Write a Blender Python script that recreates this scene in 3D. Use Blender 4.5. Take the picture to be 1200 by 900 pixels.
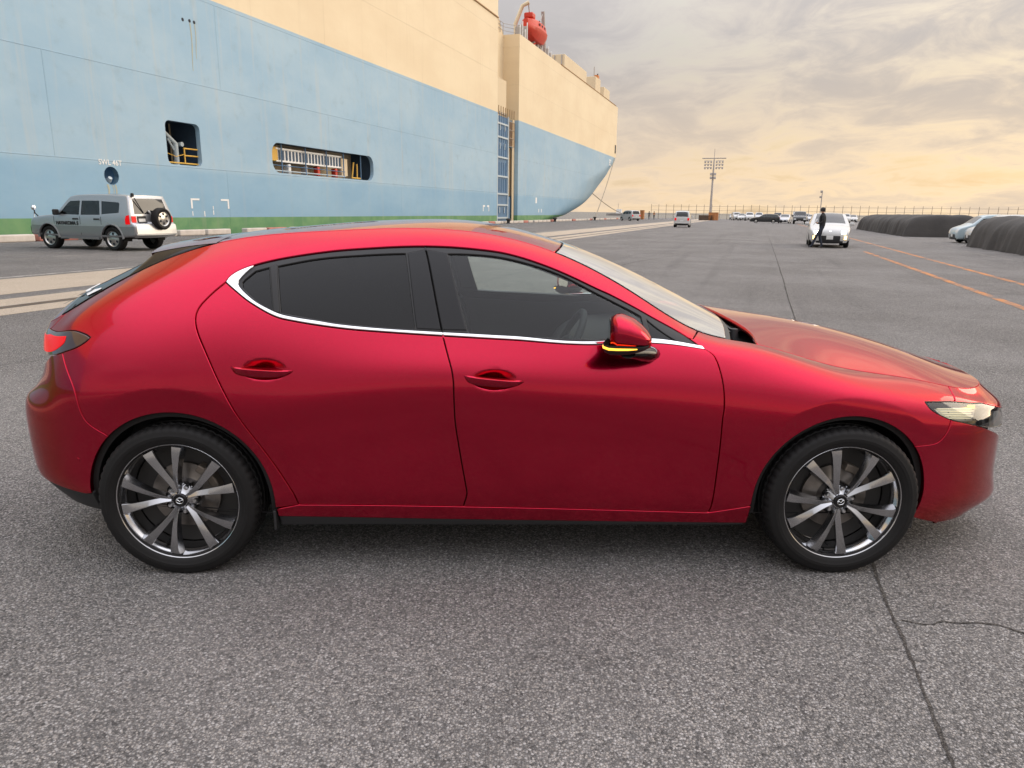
import bpy, bmesh, math, random
import numpy as np
from mathutils import Vector, Matrix
from mathutils.bvhtree import BVHTree
from mathutils.geometry import delaunay_2d_cdt

random.seed(7); RNG = np.random.default_rng(7)
for o in list(bpy.data.objects): bpy.data.objects.remove(o)
SC = bpy.context.scene
COL = SC.collection

# ------------------------------------------------------------------ camera
# world frame: x = the red car's forward, y = away from the photographer, z = up; rear axle of the red car at x=0, its centre line at y=0
FPX, PITCH, ROLL, YAW = 840.0, .2370, .01208, .02644
CAM = np.array([1.2745, -3.608, 1.479])
_r = np.array([math.cos(YAW), -math.sin(YAW), 0]); _fw = np.array([math.sin(YAW), math.cos(YAW), 0]); _z = np.array([0, 0, 1.])
_f = _fw*math.cos(PITCH) - _z*math.sin(PITCH); _u = _fw*math.sin(PITCH) + _z*math.cos(PITCH)
_cr, _sr = math.cos(ROLL), math.sin(ROLL)
def ray(x, y):
    a, b = x-600., y-450.
    U = a*_cr+b*_sr; V = -a*_sr+b*_cr
    d = _f*FPX+_r*U-_u*V
    return d/np.linalg.norm(d)
def on_plane(x, y, n, d0):
    d = ray(x, y); n = np.asarray(n, float)
    return CAM+d*((d0-CAM@n)/(d@n))
def gnd(x, y, z=0.): return on_plane(x, y, (0, 0, 1), z)
cam = bpy.data.cameras.new('camera'); cam.sensor_width = 36; cam.lens = FPX/1200*36; cam.clip_start = .05; cam.clip_end = 40000
cam_o = bpy.data.objects.new('camera', cam); COL.objects.link(cam_o)
_ix = _r*_cr + _u*_sr; _iy = _u*_cr - _r*_sr    # image axes with the roll
M = Matrix(((_ix[0], _iy[0], -_f[0], CAM[0]), (_ix[1], _iy[1], -_f[1], CAM[1]), (_ix[2], _iy[2], -_f[2], CAM[2]), (0, 0, 0, 1)))
cam_o.matrix_world = M
SC.camera = cam_o
SC.render.resolution_x, SC.render.resolution_y = 1024, 768

# ------------------------------------------------------------------ world: hazy clear sky above a broken overcast, low sun on the right
SUN_AZ, SUN_EL = math.radians(74), math.radians(15)      # azimuth from +y towards +x
sun_dir = Vector((math.sin(SUN_AZ)*math.cos(SUN_EL), math.cos(SUN_AZ)*math.cos(SUN_EL), math.sin(SUN_EL)))
W = bpy.data.worlds.new('World'); SC.world = W; W.use_nodes = True
def build_world():
    nt = W.node_tree; N = nt.nodes; L = nt.links; N.clear()
    def nd(t, **k):
        n = N.new(t)
        for a, b in k.items(): setattr(n, a, b)
        return n
    def mth(op, a, b=None, c=None, clamp=False):
        n = nd('ShaderNodeMath', operation=op, use_clamp=clamp)
        for i, v in enumerate((a, b, c)):
            if v is None: continue
            if isinstance(v, (int, float)): n.inputs[i].default_value = v
            else: L.new(v, n.inputs[i])
        return n.outputs[0]
    def mix(f, a, b, bt='MIX'):
        n = nd('ShaderNodeMix', data_type='RGBA', blend_type=bt)
        for s, v in ((0, f), (6, a), (7, b)):
            if isinstance(v, (int, float)): n.inputs[s].default_value = v
            elif isinstance(v, tuple): n.inputs[s].default_value = (*v, 1)
            else: L.new(v, n.inputs[s])
        return n.outputs[2]
    def mrange(v, a, b, c, d, smooth=True):
        n = nd('ShaderNodeMapRange', interpolation_type='SMOOTHSTEP' if smooth else 'LINEAR')
        L.new(v, n.inputs[0])
        for i, q in enumerate((a, b, c, d)): n.inputs[i+1].default_value = q
        return n.outputs[0]
    sky = nd('ShaderNodeTexSky', sky_type='NISHITA'); sky.sun_disc = False
    sky.sun_elevation = SUN_EL; sky.sun_rotation = SUN_AZ; sky.air_density = 1.6; sky.dust_density = 3.0
    skyc = mix(1.0, sky.outputs[0], (.1, .1, .1), 'MULTIPLY')
    geo = nd('ShaderNodeNewGeometry')
    d = nd('ShaderNodeVectorMath', operation='SCALE'); d.inputs[3].default_value = -1; L.new(geo.outputs['Incoming'], d.inputs[0])
    sp = nd('ShaderNodeSeparateXYZ'); L.new(d.outputs[0], sp.inputs[0])
    zz = mth('MAXIMUM', sp.outputs[2], 0.0)
    zd = mth('ADD', zz, .17)
    cx = mth('DIVIDE', sp.outputs[0], zd); cy = mth('DIVIDE', sp.outputs[1], zd)
    cv = nd('ShaderNodeCombineXYZ'); L.new(cx, cv.inputs[0]); L.new(cy, cv.inputs[1]); cv.inputs[2].default_value = 2.3
    def noise(scale, det, rough, dist=0., off=(0, 0, 0)):
        mp = nd('ShaderNodeMapping'); mp.inputs['Location'].default_value = (off[0]+.9, off[1]+.35, off[2]); mp.inputs['Scale'].default_value = (1, .8, 1)
        L.new(cv.outputs[0], mp.inputs[0])
        n = nd('ShaderNodeTexNoise'); n.inputs['Scale'].default_value = scale; n.inputs['Detail'].default_value = det
        n.inputs['Roughness'].default_value = rough; n.inputs['Distortion'].default_value = dist
        L.new(mp.outputs[0], n.inputs['Vector']); return n.outputs[0]
    n1 = noise(.85, 7, .56, .35, (1.3, 4.2, 0)); n2 = noise(3.4, 8, .62, .7, (7.7, 2.2, 1.0)); n3 = noise(.3, 3, .5, 0, (3, 9, 2))
    dens = mth('ADD', mth('MULTIPLY', n1, .62), mth('MULTIPLY', n2, .38))
    cov = mrange(dens, .32, .50, 0, 1)
    thick = mrange(mth('ADD', dens, mth('MULTIPLY', zz, .30)), .44, .62, 0, 1)
    # closeness to the veiled sun
    dt = nd('ShaderNodeVectorMath', operation='DOT_PRODUCT'); L.new(d.outputs[0], dt.inputs[0]); dt.inputs[1].default_value = sun_dir
    glow = mrange(dt.outputs['Value'], .3, 1.0, 0, 1)
    low = mrange(zz, .0, .22, 1, 0)
    # thin cloud: warm and bright near the horizon and the sun, pale grey away from it; thick cloud: mauve grey
    warm = mth('MULTIPLY', low, mrange(dt.outputs['Value'], -.6, .7, .25, 1))
    thin = mix(warm, (.47, .443, .430), (.74, .56, .365))
    thin = mix(mth('MULTIPLY', glow, .55), thin, (.95, .74, .48))
    thk = mix(warm, (.355, .337, .340), (.62, .49, .36))
    thk = mix(mth('MULTIPLY', glow, .35), thk, (.52, .45, .385))
    cl = mix(thick, thin, thk)
    col = mix(mth('MULTIPLY', cov, .93), mix(.55, skyc, thin), cl)
    # an overcast grows brighter overhead
    gain = mrange(zz, .13, .95, 1.0, ZENITH, True)
    col = mix(mrange(zz, .22, .75, 0, 1), col, mix(1.0, col, (.94, .985, 1.05), 'MULTIPLY'))
    gm = nd('ShaderNodeVectorMath', operation='SCALE'); L.new(col, gm.inputs[0]); L.new(gain, gm.inputs[3])
    bg = nd('ShaderNodeBackground'); bg.inputs[1].default_value = SKY_STRENGTH; L.new(gm.outputs[0], bg.inputs[0])
    out = nd('ShaderNodeOutputWorld'); L.new(bg.outputs[0], out.inputs[0])
ZENITH, SKY_STRENGTH = 4.5, .84
build_world()
sun = bpy.data.lights.new('sun', 'SUN'); sun.energy = .75; sun.angle = math.radians(38); sun.color = (1.0, .85, .66)
sun_o = bpy.data.objects.new('sun', sun); COL.objects.link(sun_o)
sun_o.rotation_euler = (-sun_dir).to_track_quat('-Z', 'Y').to_euler()
sun_o.location = (60, 30, 60)
VS = SC.view_settings
SC.display_settings.display_device = 'sRGB'
VS.view_transform = 'Standard'; VS.look = 'None'; VS.gamma = 1; VS.exposure = 0.70; VS.use_curve_mapping = False

# ------------------------------------------------------------------ materials
MATS = {}
def new_mat(name):
    m = bpy.data.materials.new(name); m.use_nodes = True; MATS[name] = m
    return m, m.node_tree, m.node_tree.nodes['Principled BSDF']
def pbr(name, col, rough=.5, metal=0., coat=0., spec=.5, emit=None, estr=0., coat_rough=.03, bump=None, var=None):
    """plain principled surface; bump=(scale,strength,distance), var=(scale, amount) slight brightness mottling"""
    m, nt, b = new_mat(name); N = nt.nodes; L = nt.links
    b.inputs['Base Color'].default_value = (*col, 1); b.inputs['Roughness'].default_value = rough; b.inputs['Metallic'].default_value = metal
    b.inputs['Coat Weight'].default_value = coat; b.inputs['Coat Roughness'].default_value = coat_rough; b.inputs['Specular IOR Level'].default_value = spec
    if emit: b.inputs['Emission Color'].default_value = (*emit, 1); b.inputs['Emission Strength'].default_value = estr
    if bump or var:
        tc = N.new('ShaderNodeTexCoord')
    if var:
        n = N.new('ShaderNodeTexNoise'); n.inputs['Scale'].default_value = var[0]; n.inputs['Detail'].default_value = 5; L.new(tc.outputs['Object'], n.inputs['Vector'])
        mx = N.new('ShaderNodeMix'); mx.data_type = 'RGBA'
        mx.inputs[6].default_value = (*[c*(1-var[1]) for c in col], 1); mx.inputs[7].default_value = (*[min(1, c*(1+var[1])) for c in col], 1)
        L.new(n.outputs[0], mx.inputs[0]); L.new(mx.outputs[2], b.inputs['Base Color'])
    if bump:
        n = N.new('ShaderNodeTexNoise'); n.inputs['Scale'].default_value = bump[0]; n.inputs['Detail'].default_value = 6; L.new(tc.outputs['Object'], n.inputs['Vector'])
        bp = N.new('ShaderNodeBump'); bp.inputs['Strength'].default_value = bump[1]; bp.inputs['Distance'].default_value = bump[2]
        L.new(n.outputs[0], bp.inputs['Height']); L.new(bp.outputs[0], b.inputs['Normal'])
    return m
def glass(name, tint, refl=1.0, rough=0.0):
    """thin window pane: tinted see-through plus a Fresnel mirror"""
    m, nt, b = new_mat(name); N = nt.nodes; L = nt.links; N.remove(b)
    t = N.new('ShaderNodeBsdfTransparent'); t.inputs[0].default_value = (*tint, 1)
    g = N.new('ShaderNodeBsdfGlossy'); g.inputs['Roughness'].default_value = rough; g.inputs[0].default_value = (1, 1, 1, 1)
    fr = N.new('ShaderNodeFresnel'); fr.inputs[0].default_value = 1.5
    mu = N.new('ShaderNodeMath'); mu.operation = 'MULTIPLY'; mu.use_clamp = True; mu.inputs[1].default_value = refl; L.new(fr.outputs[0], mu.inputs[0])
    mx = N.new('ShaderNodeMixShader'); L.new(mu.outputs[0], mx.inputs[0]); L.new(t.outputs[0], mx.inputs[1]); L.new(g.outputs[0], mx.inputs[2])
    L.new(mx.outputs[0], N['Material Output'].inputs[0]); return m

def paint(name, col, flake=.35, metal=.75):
    m, nt, b = new_mat(name); N = nt.nodes; L = nt.links
    b.inputs['Metallic'].default_value = metal; b.inputs['Roughness'].default_value = flake
    b.inputs['Coat Weight'].default_value = 1.; b.inputs['Specular Tint'].default_value = (*[min(1, .08+1.3*c) for c in col], 1) if metal > .9 else (1, 1, 1, 1); b.inputs['Coat Roughness'].default_value = .01; b.inputs['Coat IOR'].default_value = 1.37
    tc = N.new('ShaderNodeTexCoord')
    v = N.new('ShaderNodeTexVoronoi'); v.inputs['Scale'].default_value = 900; L.new(tc.outputs['Object'], v.inputs['Vector'])
    mx = N.new('ShaderNodeMix'); mx.data_type = 'RGBA'; mx.inputs[6].default_value = (*[c*.88 for c in col], 1); mx.inputs[7].default_value = (*[min(1, c*1.12) for c in col], 1)
    sep = N.new('ShaderNodeSeparateColor'); L.new(v.outputs['Color'], sep.inputs[0]); L.new(sep.outputs[0], mx.inputs[0]); L.new(mx.outputs[2], b.inputs['Base Color'])
    # faint orange peel in the clear coat
    n = N.new('ShaderNodeTexNoise'); n.inputs['Scale'].default_value = 220; n.inputs['Detail'].default_value = 2; L.new(tc.outputs['Object'], n.inputs['Vector'])
    bp = N.new('ShaderNodeBump'); bp.inputs['Strength'].default_value = .02; bp.inputs['Distance'].default_value = .001
    L.new(n.outputs[0], bp.inputs['Height']); L.new(bp.outputs[0], b.inputs['Coat Normal'])
    return m
paint('red_paint', (.490, .0010, .032), .175, 1.0)
pbr('black_gloss', (.008, .008, .009), .12, coat=.0, spec=.35)
pbr('black_trim', (.014, .014, .015), .42)
pbr('black_plastic', (.018, .018, .019), .55, bump=(400, .15, .001))
pbr('shut_gap', (.006, .005, .005), .8)
pbr('liner', (.010, .010, .010), .9, bump=(60, .4, .01))
pbr('chrome', (.86, .87, .88), .10, metal=1.)
pbr('satin_metal', (.60, .60, .60), .28, metal=1.)
pbr('gunmetal', (.46, .465, .48), .20, metal=1., coat=.35, coat_rough=.06)
pbr('barrel_metal', (.55, .55, .56), .16, metal=1., coat=.3)
pbr('rubber', (.012, .0115, .0115), .6, spec=.25, bump=(90, .25, .002), var=(9, .25))
pbr('disc_metal', (.26, .24, .22), .38, metal=1., var=(40, .25))
pbr('caliper_metal', (.20, .17, .14), .55, metal=.6, var=(25, .3))
pbr('interior_dark', (.055, .058, .062), .7, bump=(300, .2, .001))
pbr('interior_cloth', (.060, .061, .064), .9, bump=(500, .4, .001))
pbr('interior_grey', (.20, .195, .185), .85)
pbr('amber_lamp', (.8, .38, .02), .25, emit=(1., .50, .05), estr=1.3, coat=.5)
pbr('amber_plastic', (.75, .33, .02), .25, coat=.5)
pbr('red_lens', (.45, .002, .004), .25, spec=.2, emit=(1., .002, .004), estr=.30)
pbr('red_lens_dark', (.04, .012, .014), .12, coat=1.)
pbr('lamp_chrome', (.70, .70, .68), .35, metal=1.)
pbr('wing_silver', (.55, .55, .54), .3, metal=.6)
pbr('backing_plate', (.05, .048, .046), .6, metal=.3)
pbr('lamp_warm', (.85, .80, .62), .3, emit=(1., .88, .55), estr=.22)
pbr('white_print', (.78, .78, .78), .5)
pbr('black_print', (.015, .015, .016), .5)
glass('window_glass', (.82, .89, .86), .95)
glass('windscreen_glass', (.62, .70, .67), 2.8)
glass('privacy_glass', (.045, .048, .052), .75)
glass('lens_glass', (.93, .94, .94), 1.2)

# ------------------------------------------------------------------ object helpers
def setp(o, label=None, cat=None, group=None, kind=None):
    for k, v in (('label', label), ('category', cat), ('group', group), ('kind', kind)):
        if v: o[k] = v
    return o
def empty(name, loc=(0, 0, 0), rotz=0., **k):
    o = bpy.data.objects.new(name, None); COL.objects.link(o); o.location = loc; o.rotation_euler = (0, 0, rotz); o.empty_display_size = .2
    return setp(o, **k)
def link(name, me, mat=None, parent=None, loc=None, rot=None, **k):
    o = bpy.data.objects.new(name, me); COL.objects.link(o)
    if mat is not None and not me.materials: me.materials.append(MATS[mat] if isinstance(mat, str) else mat)
    if parent: o.parent = parent
    if loc is not None: o.location = loc
    if rot is not None: o.rotation_euler = rot
    return setp(o, **k)
def mesh_pd(name, V, Fc, smooth=False, normals=None, mats=None, fmat=None):
    me = bpy.data.meshes.new(name); me.from_pydata([tuple(map(float, v)) for v in V], [], [tuple(map(int, f)) for f in Fc])
    if mats:
        for q in mats: me.materials.append(MATS[q])
        if fmat is not None: me.polygons.foreach_set('material_index', list(map(int, fmat)))
    if smooth: me.polygons.foreach_set('use_smooth', [True]*len(me.polygons))
    me.update()
    if normals is not None: me.normals_split_custom_set_from_vertices([tuple(map(float, n)) for n in normals])
    return me
def bm_mesh(name, bm, smooth=False, angle=None):
    bmesh.ops.recalc_face_normals(bm, faces=bm.faces)
    me = bpy.data.meshes.new(name); bm.to_mesh(me); bm.free()
    if smooth:
        me.polygons.foreach_set('use_smooth', [True]*len(me.polygons))
        if angle: me.set_sharp_from_angle(angle=math.radians(angle))
    return me
def bm_box(bm, c, s, rot=None, bevel=0., seg=2):
    """box with centre c and full sizes s added to bm"""
    r = bmesh.ops.create_cube(bm, size=1)['verts']
    for v in r: v.co = Vector((v.co.x*s[0], v.co.y*s[1], v.co.z*s[2]))
    if bevel: 
        es = list({e for v in r for e in v.link_edges})
        r2 = bmesh.ops.bevel(bm, geom=es, offset=bevel, segments=seg, affect='EDGES', profile=.5)
        r = list({v for f in r2['faces'] for v in f.verts} | {v for v in r if v.is_valid})
    R = Matrix.Rotation(rot[0], 4, rot[1]) if rot else Matrix.Identity(4)
    for v in r: v.co = R @ v.co + Vector(c)
    return r
def box(name, c, s, mat, parent=None, rot=None, bevel=0., seg=2, **k):
    bm = bmesh.new(); bm_box(bm, c, s, rot, bevel, seg)
    return link(name, bm_mesh(name, bm), mat, parent, **k)
def tube_pts(P, r, n=8, closed=False, caps=True):
    """tube along points P; r number or list -> verts, faces"""
    P = [Vector(p) for p in P]; m = len(P); R = r if hasattr(r, '__len__') else [r]*m
    V = []; Fc = []; up = None
    for i, p in enumerate(P):
        t = (P[(i+1) % m]-P[i-1]) if (closed or 0 < i < m-1) else (P[1]-P[0] if i == 0 else P[-1]-P[-2])
        t = t.normalized()
        if up is None:
            up = Vector((0, 0, 1)) if abs(t.z) < .9 else Vector((1, 0, 0))
        a = t.cross(up)
        if a.length < 1e-6: a = t.orthogonal()
        a.normalize(); b = a.cross(t).normalized(); up = b
        for k in range(n):
            q = 2*math.pi*k/n; V.append(p+(a*math.cos(q)+b*math.sin(q))*R[i])
    for i in range(m if closed else m-1):
        for k in range(n):
            a0 = i*n+k; a1 = i*n+(k+1) % n; b0 = ((i+1) % m)*n+k; b1 = ((i+1) % m)*n+(k+1) % n
            Fc.append((a0, b0, b1, a1))
    if caps and not closed: Fc.append(tuple(range(n-1, -1, -1))[::-1]); Fc.append(tuple((m-1)*n+k for k in range(n))[::-1])
    return V, Fc
def tube(name, P, r, mat, parent=None, n=8, closed=False, **k):
    V, Fc = tube_pts(P, r, n, closed)
    bm = bmesh.new(); vs = [bm.verts.new(v) for v in V]
    for f in Fc: bm.faces.new([vs[i] for i in f])
    return link(name, bm_mesh(name, bm, True, 50), mat, parent, **k)
def lathe_mesh(name, prof, n=48, axis='y', smooth=True, angle=35, rmod=None):
    """prof: list of (radius, along-axis)"""
    V = []; Fc = []; m = len(prof)
    for k in range(n):
        a = 2*math.pi*k/n; c, s = math.cos(a), math.sin(a)
        for i, (r, h) in enumerate(prof):
            if rmod: r = r+rmod(i, k)
            V.append({'y': (r*c, h, r*s), 'z': (r*c, r*s, h), 'x': (h, r*c, r*s)}[axis])
    for k in range(n):
        for i in range(m-1):
            a = k*m+i; b = ((k+1) % n)*m+i
            Fc.append((a, a+1, b+1, b))
    me = bpy.data.meshes.new(name); me.from_pydata(V, [], Fc)
    bm = bmesh.new(); bm.from_mesh(me); bmesh.ops.remove_doubles(bm, verts=bm.verts, dist=1e-6); bmesh.ops.recalc_face_normals(bm, faces=bm.faces); bm.to_mesh(me); bm.free()
    if smooth:
        me.polygons.foreach_set('use_smooth', [True]*len(me.polygons)); me.set_sharp_from_angle(angle=math.radians(angle))
    return me
def text_mesh(name, s, size, extrude=.002, align='CENTER', bold=0.):
    c = bpy.data.curves.new(name, 'FONT'); c.body = s; c.size = size; c.extrude = extrude; c.align_x = align; c.align_y = 'CENTER'; c.offset = bold
    o = bpy.data.objects.new(name, c); COL.objects.link(o)
    dg = bpy.context.evaluated_depsgraph_get()
    me = bpy.data.meshes.new_from_object(o.evaluated_get(dg)); bpy.data.objects.remove(o); bpy.data.curves.remove(c)
    return me
def copy_tree(o, parent=None):
    c = o.copy(); COL.objects.link(c); c.parent = parent
    for ch in list(o.children):
        cc = copy_tree(ch, c); cc.matrix_parent_inverse = ch.matrix_parent_inverse.copy()
    return c

# ------------------------------------------------------------------ planar meshing helpers (constrained Delaunay with holes)
def in_poly(P, poly):
    P = np.asarray(P); poly = np.asarray(poly); x, y = P[:, 0], P[:, 1]; r = np.zeros(len(P), bool)
    x0, y0 = poly[:, 0], poly[:, 1]; x1, y1 = np.roll(x0, -1), np.roll(y0, -1)
    for a, b, c, d in zip(x0, y0, x1, y1):
        if b == d: continue
        q = ((b > y) != (d > y)) & (x < (c-a)*(y-b)/(d-b)+a); r ^= q
    return r
def area2(p):
    p = np.asarray(p); return .5*np.sum(p[:, 0]*np.roll(p[:, 1], -1)-np.roll(p[:, 0], -1)*p[:, 1])
def ccw(p):
    p = np.asarray(p, float); return p if area2(p) > 0 else p[::-1].copy()
def offset_in(poly, d):
    """move a ccw polygon inward by d (simple mitre)"""
    p = np.asarray(poly, float); a = p-np.roll(p, 1, 0); b = np.roll(p, -1, 0)-p
    a /= np.linalg.norm(a, axis=1)[:, None]+1e-12; b /= np.linalg.norm(b, axis=1)[:, None]+1e-12
    na = np.stack([-a[:, 1], a[:, 0]], 1); nb = np.stack([-b[:, 1], b[:, 0]], 1)
    m = na+nb; l = np.sum(m*na, 1); l = np.clip(l, .45, None)
    return p+m/l[:, None]*d
def cdt(outer, holes=(), grid=None, extra=None):
    """triangulate; outer/holes arrays of 2D points, grid = interior points. returns pts, tris, (loop index arrays)"""
    pts = [np.asarray(outer, float)]; edges = []; n = 0; loops = []
    for lp in [outer, *holes]:
        k = len(lp); edges += [(n+i, n+(i+1) % k) for i in range(k)]; loops.append(np.arange(n, n+k)); n += k
    pts += [np.asarray(h, float) for h in holes]
    if grid is not None and len(grid):
        g = np.asarray(grid, float); ok = in_poly(g, outer)
        for h in holes: ok &= ~in_poly(g, h)
        g = g[ok]
        if len(g): pts.append(g)
    P = np.concatenate(pts)
    o = delaunay_2d_cdt([Vector(p) for p in P], edges, [], 0, 1e-7)
    V = np.array([tuple(v) for v in o[0]]); T = np.array([tuple(f) for f in o[2]])
    c = V[T].mean(1); ok = in_poly(c, outer)
    for h in holes: ok &= ~in_poly(c, h)
    T = T[ok]
    # map original loop indices
    mp = {}
    for i, og in enumerate(o[3]):
        for q in og: mp[q] = i
    loops = [np.array([mp[q] for q in lp]) for lp in loops]
    return V, T, loops
def spline_pts(P, step, closed=False):
    """Catmull-Rom through P resampled at about `step`"""
    P = np.asarray(P, float)
    if len(P) == 2:
        n = max(1, int(np.linalg.norm(P[1]-P[0])/step)); return P[0]+(P[1]-P[0])*np.linspace(0, 1, n+1)[:, None]
    Q = np.concatenate([[2*P[0]-P[1]], P, [2*P[-1]-P[-2]]]) if not closed else np.concatenate([P[-1:], P, P[:2]])
    out = []
    for i in range(1, len(Q)-2):
        p0, p1, p2, p3 = Q[i-1:i+3]
        n = max(1, int(np.linalg.norm(p2-p1)/step))
        for t in np.arange(n)/n:
            out.append(.5*((2*p1)+(-p0+p2)*t+(2*p0-5*p1+4*p2-p3)*t*t+(-p0+3*p1-3*p2+p3)*t**3))
    if not closed: out.append(P[-1])
    return np.array(out)
def rrect(x0, y0, x1, y1, r, n=6):
    P = []
    for cx, cy, a0 in ((x1-r, y0+r, -90), (x1-r, y1-r, 0), (x0+r, y1-r, 90), (x0+r, y0+r, 180)):
        for k in range(n+1):
            a = math.radians(a0+90*k/n); P.append((cx+r*math.cos(a), cy+r*math.sin(a)))
    return np.array(P)
# ================================================================== the setting, laid out in the quay's own frame: s along the quay, n across it (to the right)
QA = np.array([.340, .940, 0.]); QA /= np.linalg.norm(QA); QN = np.array([QA[1], -QA[0], 0.])
QROT = math.atan2(QA[1], QA[0])                       # heading of +s
def Q(s, n, z=0.): return Vector((QA*s+QN*n+np.array([0, 0, z])))
def sheet(name, pts, mat, z=0., parent=None, **k):
    return link(name, mesh_pd(name, [Q(s, n, z) for s, n in pts], [tuple(range(len(pts)))]), mat, parent, **k)
def flat_normal_up(o):
    if o.data.polygons[0].normal.z < 0: o.data.flip_normals()
    return o

def asphalt(name, dark, light, marks=True, paint_col=None, wear=.5, tyre=True):
    m, nt, b = new_mat(name); N = nt.nodes; L = nt.links
    geo = N.new('ShaderNodeNewGeometry'); pos = geo.outputs['Position']
    def nd(t, **kw):
        n = N.new(t)
        for a, c in kw.items(): setattr(n, a, c)
        return n
    def noise(sc, det=4, ro=.55, vec=None):
        n = nd('ShaderNodeTexNoise'); n.inputs['Scale'].default_value = sc; n.inputs['Detail'].default_value = det; n.inputs['Roughness'].default_value = ro; L.new(vec or pos, n.inputs['Vector']); return n.outputs[0]
    def ramp(v, a, c, x, y):
        n = nd('ShaderNodeMapRange', interpolation_type='SMOOTHSTEP'); L.new(v, n.inputs[0])
        for i, q in enumerate((a, c, x, y)): n.inputs[i+1].default_value = q
        return n.outputs[0]
    def mix(f, A, B, bt='MIX'):
        n = nd('ShaderNodeMix', data_type='RGBA', blend_type=bt)
        for s_, v in ((0, f), (6, A), (7, B)):
            if isinstance(v, (int, float)): n.inputs[s_].default_value = v
            elif isinstance(v, tuple): n.inputs[s_].default_value = (*v, 1)
            else: L.new(v, n.inputs[s_])
        return n.outputs[2]
    def mul(a, c):
        n = nd('ShaderNodeMath', operation='MULTIPLY'); 
        for i, v in enumerate((a, c)):
            if isinstance(v, (int, float)): n.inputs[i].default_value = v
            else: L.new(v, n.inputs[i])
        return n.outputs[0]
    # stones: two sizes of aggregate, each stone with its own grey or tan
    v1 = nd('ShaderNodeTexVoronoi'); v1.inputs['Scale'].default_value = 128; v1.inputs['Randomness'].default_value = 1; L.new(pos, v1.inputs['Vector'])
    v2 = nd('ShaderNodeTexVoronoi'); v2.inputs['Scale'].default_value = 330; L.new(pos, v2.inputs['Vector'])
    s1 = nd('ShaderNodeSeparateColor'); L.new(v1.outputs['Color'], s1.inputs[0]); s2 = nd('ShaderNodeSeparateColor'); L.new(v2.outputs['Color'], s2.inputs[0])
    t = nd('ShaderNodeMath', operation='MULTIPLY_ADD'); L.new(s1.outputs[0], t.inputs[0]); t.inputs[1].default_value = .56; L.new(mul(s2.outputs[0], .44), t.inputs[2])
    stone = mix(ramp(t.outputs[0], .12, .9, 0, 1), dark, light)
    tan = tuple(c*f for c, f in zip(light, (1.08, .98, .84)))
    stone = mix(mul(s1.outputs[1], .55), stone, mix(ramp(t.outputs[0], .12, .9, 0, 1), dark, tan))
    # now and then a pale or a black stone
    stone = mix(ramp(s1.outputs[2], .955, .965, 0, .75), stone, tuple(min(.8, c*1.35) for c in light))
    stone = mix(ramp(s1.outputs[2], .07, .05, 0, .85), stone, tuple(c*.45 for c in dark))
    # binder between the stones
    gap = ramp(v1.outputs['Distance'], .38, .65, 0, .6); stone = mix(gap, stone, tuple(c*.6 for c in dark))
    # slow patchiness, old tyre marks drawn along the traffic
    big = noise(.35, 5, .6); stone = mix(ramp(big, .35, .7, 0, .30), stone, mix(.5, stone, tuple(c*1.25 for c in light)))
    mid = noise(2.3, 5, .6); stone = mix(ramp(mid, .42, .75, 0, .28), stone, mix(.55, stone, dark))
    if tyre:
        mp = nd('ShaderNodeMapping'); mp.vector_type = 'TEXTURE'; mp.inputs['Rotation'].default_value = (0, 0, QROT); mp.inputs['Scale'].default_value = (14, .55, 1); L.new(pos, mp.inputs[0])
        tr = noise(1., 3, .5, mp.outputs[0]); stone = mix(ramp(tr, .54, .72, 0, .42), stone, mix(.6, stone, dark))
    rough = .78
    if paint_col:
        wn = noise(16, 8, .75); wn2 = noise(1.6, 4, .6)
        ad = nd('ShaderNodeMath', operation='MULTIPLY_ADD'); L.new(wn2, ad.inputs[0]); ad.inputs[1].default_value = .55; L.new(mul(wn, .6), ad.inputs[2])
        pm = ramp(ad.outputs[0], wear-.07, wear+.09, 1, 0)
        stone = mix(pm, stone, mix(mul(s1.outputs[0], .35), paint_col, tuple(c*.8 for c in paint_col)))
    L.new(stone, b.inputs['Base Color']); b.inputs['Roughness'].default_value = rough; b.inputs['Specular IOR Level'].default_value = .12
    h = nd('ShaderNodeMath', operation='MULTIPLY_ADD'); L.new(v1.outputs['Distance'], h.inputs[0]); h.inputs[1].default_value = -1.; L.new(mul(s1.outputs[2], .5), h.inputs[2])
    bp = nd('ShaderNodeBump'); bp.inputs['Strength'].default_value = .8; bp.inputs['Distance'].default_value = .009; L.new(h.outputs[0], bp.inputs['Height']); L.new(bp.outputs[0], b.inputs['Normal'])
    return m
AD, AL = (.080, .077, .076), (.390, .376, .366)
asphalt('asphalt', AD, AL)
asphalt('orange_line', AD, AL, paint_col=(.62, .275, .115), wear=.58)
asphalt('white_line', AD, AL, paint_col=(.46, .44, .41), wear=.58)
asphalt('faded_line', AD, AL, paint_col=(.40, .37, .33), wear=.50)
asphalt('concrete', (.42, .35, .28), (.68, .59, .48), tyre=True)
asphalt('crack', (.042, .039, .037), (.15, .14, .13), tyre=False)
pbr('rail_steel', (.10, .085, .075), .45, metal=.7, var=(3, .3))
pbr('quay_concrete', (.30, .28, .25), .85, bump=(8, .4, .02), var=(2, .25))
pbr('curb_white', (.62, .56, .50), .8, bump=(14, .5, .02), var=(3, .25))
pbr('curb_red', (.50, .20, .16), .8, bump=(14, .5, .02), var=(3, .3))

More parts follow.
